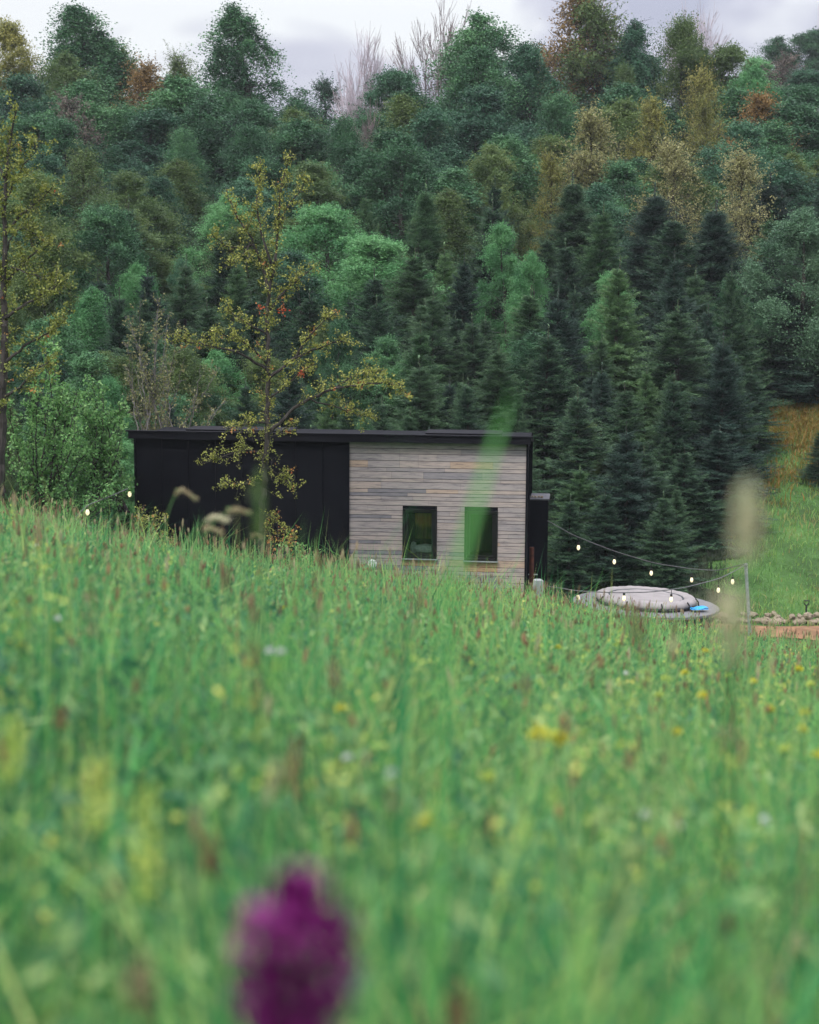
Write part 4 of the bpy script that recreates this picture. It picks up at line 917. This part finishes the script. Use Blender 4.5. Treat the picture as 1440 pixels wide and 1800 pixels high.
# loose yellow-green weed tops
b = MB()
for k in range(330):
    yy_ = 1.8+27*random.random()**1.3; xx_ = random.uniform(-0.27, 0.27)*yy_
    if random.random() > 0.35+0.65*(abs(xx_/yy_+0.1) > 0.12): continue
    z_ = float(ground(xx_, yy_)); h_ = random.uniform(0.34, 0.62); p0 = np.array([xx_, yy_, z_]); p1 = p0+np.array([random.gauss(0, .05), random.gauss(0, .05), h_])
    tube(b, [p0, p1], 0.0018+0.0001*yy_, 3, tint=0.0, cap=False)
    n = random.randint(14, 34); c = p1+rng.normal(0, 1, (n, 3))*np.array([0.022, 0.022, 0.045]); leaves(b, c, 0.016+0.0006*yy_, 0.6, rng.uniform(0.25, 1, n), axis=rdir(n))
M['weed'] = leafmat('weed_top', [(0.0, (0.10, 0.28, 0.08)), (0.3, (0.22, 0.38, 0.08)), (0.8, (0.42, 0.50, 0.11)), (1.0, (0.60, 0.58, 0.14))], 0.35)
setp(b.build('weed_tops', M['weed']), 'loose yellow-green flowering weed tops scattered through the meadow', 'weeds', kind='stuff')
# seed heads: stalk and spindle head
def heads(x, y, h, hl, hr, tint, matn, name, label):
    b = MB(); n = len(x); z = ground(x, y); lx = rng.normal(0, 0.07, n); ly = rng.normal(0, 0.07, n)
    for k in range(n):
        p0 = np.array([x[k], y[k], z[k]]); p1 = p0+np.array([lx[k], ly[k], h[k]])
        tube(b, [p0, (p0+p1)/2+np.array([lx[k]*-0.2, 0, 0]), p1], 0.0018+0.00008*y[k], 3, tint=0.95, cap=False)
        d = (p1-p0)/np.linalg.norm(p1-p0)
        s = np.linspace(-0.1, 1, 5); tube(b, [p1+d*hl[k]*q for q in s], hr[k]*np.array([0.25, 0.9, 1, 0.75, 0.15]), 5, tint=tint[k])
    setp(b.build(name, M[matn]), label, 'seed heads', kind='stuff')
def cat_fields(ls):
    xs, ys = [], []
    for a in ls: x, y = field(*a); xs.append(x); ys.append(y)
    return np.concatenate(xs), np.concatenate(ys)
x, y = cat_fields([(1.6, 4, 9, 0.6), (4, 12, 24, 0.6), (12, 30, 16, 0.6)])
keep = (patch(x, y)+rng.uniform(0, 0.5, len(x))) > 0.55; x, y = x[keep], y[keep]; n = len(x)
heads(x, y, rng.uniform(0.38, 0.66, n), rng.uniform(0.02, 0.045, n), rng.uniform(0.0035, 0.0065, n)*(1+y*0.02), rng.uniform(0, 0.9, n), 'rust', 'russet_seed_heads', 'russet brown seed heads scattered through the meadow grass')
x, y = cat_fields([(1.6, 5, 6, 0.6), (5, 14, 12, 0.6), (14, 30, 9, 0.6)]); n = len(x)
heads(x, y, rng.uniform(0.42, 0.78, n), rng.uniform(0.03, 0.07, n), rng.uniform(0.003, 0.006, n)*(1+y*0.012), rng.uniform(0, 0.9, n), 'seed', 'buff_seed_heads', 'buff grass seed heads above the meadow grass')
# russet band along the left crest
xx = rng.uniform(-9.5, -3.5, 420); yy = rng.uniform(24, 30, 420); xx = xx[:260]; yy = yy[:260]; xx = xx+0.6
heads(xx, yy, rng.uniform(0.45, 0.85, 260), rng.uniform(0.05, 0.11, 260), rng.uniform(0.008, 0.014, 260), rng.uniform(0.1, 0.7, 260), 'seed', 'crest_seed_heads', 'thick brown seed heads along the left crest of the meadow')
# short turf on the open slope, dry orange growth on the bank
def scatter(n, x0, x1, y0, y1, fn=None):
    x = rng.uniform(x0, x1, n); y = rng.uniform(y0, y1, n)
    if fn is not None: k = fn(x, y); x, y = x[k], y[k]
    return x, y
b = MB(); x, y = scatter(70000, 2.5, 19, 31.0, 60, lambda x, y: ~((np.abs(y-34.0) < 0.75) & (x > 5.2)) & (np.hypot(x-TC[0], y-TC[1]) > 1.45) & ((x > 6.8+(y-37)*0.23) | (y < 34.6)) & (y < 53))
hs = 0.5+0.5*np.sin(x*1.3+np.sin(y*0.9)*2)*np.sin(y*0.8+x*0.3)
blades(b, x, y, 0.07+0.14*rng.uniform(size=len(x))**2+0.06*hs, 0.022*np.ones(len(x)), 2, 0.5, np.clip(0.42+0.4*hs+rng.normal(0, 0.22, len(x)), 0, 1))
setp(b.build('slope_turf', M['turf']), 'short green turf on the open slope behind the hot tub', 'turf', kind='stuff')
b = MB(); x, y = scatter(110000, 8, 19, 42, 53, lambda x, y: (x > 7.6+(y-37)*0.23) & ((np.sin(x*1.1+y*0.7)+np.sin(y*1.7-x*0.5)+0.35*(y-44.3) + rng.normal(0, 0.9, len(x))) > 0.9))
blades(b, x, y, rng.uniform(0.12, 0.36, len(x)), 0.035*np.ones(len(x)), 2, 0.6, np.clip(rng.normal(0.62, 0.25, len(x)), 0, 1))
setp(b.build('dry_bracken', M['dry']), 'dry orange-brown growth on the bank at the top of the clearing', 'dry growth', kind='stuff')
b = MB(); x, y = scatter(30000, -16, 12, 34.4, 43, lambda x, y: ~((x > CX[0]-LEN-0.3) & (x < CX[0]+0.8) & (y < 35.5)) & (x < 6.9+(y-37)*0.23))
blades(b, x, y, rng.uniform(0.10, 0.32, len(x)), 0.02*np.ones(len(x)), 2, 0.6, np.clip(rng.normal(0.4, 0.3, len(x)), 0, 1))
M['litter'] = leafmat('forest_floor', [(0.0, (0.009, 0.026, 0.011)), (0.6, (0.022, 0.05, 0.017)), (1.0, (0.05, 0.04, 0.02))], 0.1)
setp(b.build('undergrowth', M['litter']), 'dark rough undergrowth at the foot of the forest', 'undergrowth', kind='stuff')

# haze
HD = 0.0003
if HD:
    b = MB(); box(b, -90, 90, -12, 200, -40, 60)
    hm = bpy.data.materials.new('haze'); hm.use_nodes = True; hn = hm.node_tree; hn.nodes.clear()
    ho = N('ShaderNodeOutputMaterial', hn); pv = N('ShaderNodeVolumePrincipled', hn); pv.inputs['Color'].default_value = (0.88, 0.93, 1.0, 1); pv.inputs['Density'].default_value = HD
    hn.links.new(pv.outputs[0], ho.inputs['Volume'])
    setp(b.build('haze', hm), 'thin pale haze lying over the meadow and the forest', 'haze', kind='stuff')
# ------------------------------------------------------------------ near flowers and stalks
def stalk_base(px, py, d, lean=(0, 0)):
    q = P(px, py, d); x, y = q[0]+lean[0], d+lean[1]; return np.array([x, y, float(ground(x, y))]), q
def curve(p0, p1, bow, n=10):
    t = np.linspace(0, 1, n)[:, None]; return p0*(1-t)+p1*t+np.asarray(bow)*np.sin(np.pi*t)
def spike(name, label, cat, px, py0, py1, d, wpx, matn, nfl, size, lean=(0, 0), group=None, stem=0.0025, leafy=True, tint=(0.5, 0.25)):
    ps = P(px, py0, d); base, low = stalk_base(px, py1, d, lean); t = thing(name, label, cat, base, 0, group)
    b = MB(); tube(b, np.vstack([curve(base, low, (0, 0, 0), 6), ps[None]]), stem, 6, tint=0.4); b.build('stem', M['stem'], t, loc=base)
    hl = np.linalg.norm(ps-low); r_ = wpx/F_PX*d/2
    s = rng.uniform(0, 1, nfl); a = rng.uniform(0, 6.283, nfl); rr = r_*(0.55+0.45*np.sin(np.pi*np.clip(s*0.85+0.12, 0, 1)))*np.where(s > 0.85, 0.6, 1)*rng.uniform(0.1 if matn == 'purple' else 0.4, 1, nfl)
    c = low+(ps-low)*s[:, None]; c = c+np.stack([np.cos(a)*rr, np.sin(a)*rr, np.zeros(nfl)], 1)
    ax = np.stack([np.cos(a), np.sin(a), 0.3+0*a], 1)+rng.normal(0, 0.4, (nfl, 3)); ax /= np.linalg.norm(ax, axis=1)[:, None]
    b = MB(); leaves(b, c, size*rng.uniform(0.7, 1.3, nfl), 0.75, np.clip(rng.normal(*tint, nfl), 0, 1), axis=ax); b.build('flower_spike' if matn not in ('seed', 'rust', 'straw', 'olive') else 'seed_head', M[matn], t, loc=base)
    if leafy:
        b = MB()
        for k in range(3):
            aa = rng.uniform(0, 6.283); p1 = base+np.array([math.cos(aa)*0.05, math.sin(aa)*0.05, 0.14+0.03*k]); pts = curve(base, p1, (0, 0, 0.02), 6)
            wv = np.array([-math.sin(aa), math.cos(aa), 0])*0.009; wf = np.array([0.4, 0.9, 1, 0.8, 0.5, 0.05])[:, None]
            V = np.stack([pts-wv*wf, pts+wv*wf], 1).reshape(-1, 3); b.add(V, np.array([(2*i, 2*i+1, 2*i+3, 2*i+2) for i in range(5)]), 0.4)
        b.build('leaf', M['herb'], t, loc=base)
    return t
spike('orchid', 'large purple orchid spike rising at the bottom of the meadow', 'orchid', 518, 1530, 1840, 0.88, 222, 'purple', 560, 0.013, (0.01, 0.02), stem=0.0035, tint=(0.5, 0.28))
spike('yellow_flower', 'yellow-green flower spike in the lower left, tallest of the three', 'flower', 257, 1385, 1580, 1.35, 40, 'lime', 75, 0.011, group='yellow-green flower spikes', tint=(0.65, 0.25))
spike('yellow_flower', 'yellow-green flower spike in the lower left, middle of the three', 'flower', 172, 1325, 1460, 1.5, 52, 'lime', 60, 0.011, group='yellow-green flower spikes', tint=(0.6, 0.25))
spike('yellow_flower', 'yellow-green flower spike at the left edge', 'flower', 18, 1265, 1385, 1.6, 44, 'lime', 55, 0.011, group='yellow-green flower spikes', tint=(0.5, 0.25))
BS = [(370, 1465, 1540, 1.5, 22, 'rust'), (805, 1745, 1830, 0.95, 50, 'rust'), (250, 1690, 1790, 1.0, 40, 'seed'), (105, 1240, 1280, 2.6, 26, 'rust'), (450, 1120, 1250, 2.2, 16, 'rust'), (1170, 1480, 1510, 2.4, 24, 'rust'),
      (1280, 1270, 1320, 2.8, 50, 'seed'), (160, 1010, 1120, 3.4, 26, 'seed'), (555, 1005, 1100, 4.6, 18, 'rust'), (1285, 1530, 1560, 2.0, 16, 'rust'), (705, 1160, 1260, 2.4, 12, 'seed'), (455, 828, 945, 2.0, 24, 'olive'), (690, 1380, 1430, 1.7, 14, 'seed')]
where = ['below the yellow-green spikes', 'at the bottom edge right of the orchid', 'at the bottom left beside the orchid', 'blurred near the left edge', 'tall and blurred left of centre', 'small, in the lower right', 'wide and pale, below the soil strip', 'tall, on the left slope', 'below the slender tree', 'small, at the right in the lower meadow', 'thin, in the middle of the meadow', 'standing before the trunk of the slender tree', 'thin, above right of the orchid']
for (px, a_, c_, d, wp, mt), wh in zip(BS, where):
    spike('grass_seed_head', 'brown grass seed head '+wh, 'seed head', px, a_, c_, d, wp, mt, 70, 0.009, leafy=False, group='brown seed heads close by', stem=0.0015)
spike('grass_seed_head', 'pale cream seed head blurred before the slope at the right', 'seed head', 1312, 845, 985, 1.15, 36, 'straw', 55, 0.012, (-0.03, 0.05), leafy=False, stem=0.002, tint=(0.5, 0.3))
spike('grass_seed_head', 'pale cream seed head blurred below the soil strip', 'seed head', 1280, 1045, 1150, 1.1, 38, 'straw', 50, 0.011, (0.0, 0.03), leafy=False, stem=0.002, tint=(0.5, 0.3))
# broad blade in front of the cabin
def ribbon(name, label, pts, wid, matn, tint, cat='grass'):
    pts = np.array([P(*p) for p in pts]); base = np.array([pts[0][0], pts[0][1], float(ground(pts[0][0], pts[0][1]))]); pts = np.vstack([base[None], pts])
    k = np.arange(len(pts)); dd = np.linspace(0, len(pts)-1, 30); sp = np.stack([np.interp(dd, k, pts[:, c]) for c in range(3)], 1)
    for _ in range(3): sp[1:-1] = (sp[:-2]+2*sp[1:-1]+sp[2:])/4
    wv = np.array([wid/2, 0.001, 0]); wf = np.interp(np.linspace(0, 1, 30), [0, 0.5, 0.85, 1], [0.7, 1.0, 0.6, 0.05])[:, None]
    V = np.stack([sp-wv*wf, sp+np.array([0, 0.002, 0]), sp+wv*wf], 1).reshape(-1, 3)
    F = [(3*i+a, 3*i+a+1, 3*i+a+4, 3*i+a+3) for i in range(29) for a in (0, 1)]
    b = MB(); b.add(V, np.array(F), tint); o = b.build(name, M[matn], loc=base); setp(o, label, cat); return o
ribbon('tall_grass', 'tall blurred green blade crossing the plank wall of the cabin', [(775, 1120, 1.25), (800, 1010, 1.25), (832, 900, 1.26), (866, 790, 1.28), (905, 675, 1.3)], 0.0078, 'grass', 0.52)
ribbon('tall_grass', 'tall blurred green blade standing in the middle of the meadow', [(705, 1300, 2.0), (708, 1220, 2.0), (712, 1110, 2.0)], 0.014, 'grass', 0.2)
# arching foxtails left
for k, (tip, top, root, d, lb) in enumerate([((345, 878), (315, 856), (285, 960), 5.2, 'arching foxtail head, highest of those before the black wall'), ((440, 902), (410, 893), (350, 960), 4.6, 'arching foxtail head, right one of the group before the black wall'), ((400, 915), (375, 907), (320, 975), 4.4, 'arching foxtail head, green middle one before the black wall'), ((392, 938), (365, 925), (340, 990), 4.8, 'arching foxtail head, lowest of those before the black wall'), ((462, 945), (445, 938), (440, 1000), 6.0, 'small arching foxtail head near the slender tree trunk'), ((330, 865), (300, 905), (285, 950), 6.5, 'thin foxtail head behind the highest one')][:5]):
    q0 = P(*root, d); x_, y_ = q0[0]-0.03, d; base = np.array([x_, y_, float(ground(x_, y_))])
    pts = np.array([base, q0, (P(*root, d)*0.45+P(*top, d)*0.55)+np.array([-0.01, 0, 0.012]), P(*top, d), P(*tip, d)])
    kk = np.arange(5); dd = np.linspace(0, 4, 40); sp = np.stack([np.interp(dd, kk, pts[:, c]) for c in range(3)], 1)
    for _ in range(8): sp[1:-1] = (sp[:-2]+2*sp[1:-1]+sp[2:])/4
    t = thing('foxtail_grass', lb, 'grass', base, 0, 'foxtail grasses before the black wall')
    b = MB(); tube(b, sp, 0.0016, 5, tint=0.7); b.build('stem', M['stem'], t, loc=base)
    b = MB(); hp = sp[26:]; tube(b, hp, np.interp(np.linspace(0, 1, len(hp)), [0, 0.2, 0.8, 1], [0.001, 0.0045, 0.004, 0.001]), 6, tint=0.7)
    c = np.repeat(hp, 12, 0)+rng.normal(0, 0.0035, (len(hp)*12, 3)); leaves(b, c, 0.012, 0.25, rng.uniform(0.4, 1, len(c))); b.build('seed_head', M['seed' if k != 2 else 'straw'], t, loc=base)
# yellow, white and lilac flowers
def flower(px, py, d, r_, matn, label, group, cat='flower', nheads=1, name='meadow_flower'):
    base, q = stalk_base(px, py, d, (random.uniform(-.03, .03), random.uniform(-.03, .03))); t = thing(name, label, cat, base, 0, group)
    for hd in range(nheads):
        qq = q+np.array([hd*0.034, 0.005*hd, -hd*0.010]); b = MB(); tube(b, curve(base, qq, (0.01, 0, 0), 6), 0.0015+0.0001*d, 5, tint=0.4); st = b.build('stem', M['stem'], t, loc=base)
        b = MB(); n = 30; a = rng.uniform(0, 6.283, n); el = rng.uniform(0.05, 1.3, n)
        ax = np.stack([np.cos(a)*np.cos(el), np.sin(a)*np.cos(el), np.sin(el)], 1)
        leaves(b, qq+ax*r_*0.5, r_, 0.5, rng.uniform(0.2, 1, n), axis=ax)
        b.build('flower_head', M[matn], t, loc=base)
flower(950, 1298, 3.1, 0.030, 'yellow', 'twin-headed bright yellow flower in the middle right of the meadow', None, nheads=2)
FL = [(1170, 1195, 5.5), (1205, 1185, 6.5), (1235, 1225, 4.6), (1160, 1225, 5.0), (1240, 1145, 8.5), (1405, 1178, 6.5), (1425, 1205, 5.5), (1415, 1255, 4.5), (1355, 1250, 4.4), (1378, 1320, 3.4), (1190, 1290, 3.8), (1325, 1200, 6.0), (1280, 1190, 6.3), (1410, 1285, 4.0), (1435, 1330, 3.6),
      (100, 1052, 6.5), (65, 1025, 7.5), (40, 1140, 3.8), (210, 1085, 6.0), (340, 995, 14), (395, 997, 15), (420, 1055, 9), (600, 1248, 3.5), (750, 1450, 2.2), (860, 1370, 2.8), (500, 1070, 9), (980, 1140, 8), (830, 1170, 6)]
for k, (px, py, d) in enumerate(FL):
    side = 'right' if px > 1000 else ('middle' if px > 500 else 'left')
    rk = ordw(1+sum(1 for q in FL if ((q[0] > 1000) == (px > 1000)) and ((500 < q[0] <= 1000) == (500 < px <= 1000)) and q[1] < py))
    flower(px, py, d, 0.013+0.0012*d, 'yellow' if k % 3 else 'lime', 'small yellow meadow flower, %s from the top on the %s side of the meadow' % (rk, side), 'small yellow flowers')
WL = [(493, 1148, 3.2), (475, 1147, 3.4), (690, 1362, 2.2), (700, 1385, 2.1), (1135, 1435, 2.6), (1195, 1455, 2.5), (65, 960, 9), (1345, 1445, 2.6), (100, 1090, 4.0), (745, 1160, 8), (1100, 1185, 6.5), (610, 1335, 2.8)]
for k, (px, py, d) in enumerate(WL):
    rk = ordw(1+sum(1 for q in WL if q[0] < px))
    flower(px, py, d, 0.008+0.001*d, 'white', 'small white meadow flower, %s from the left among the white ones' % rk, 'small white flowers')
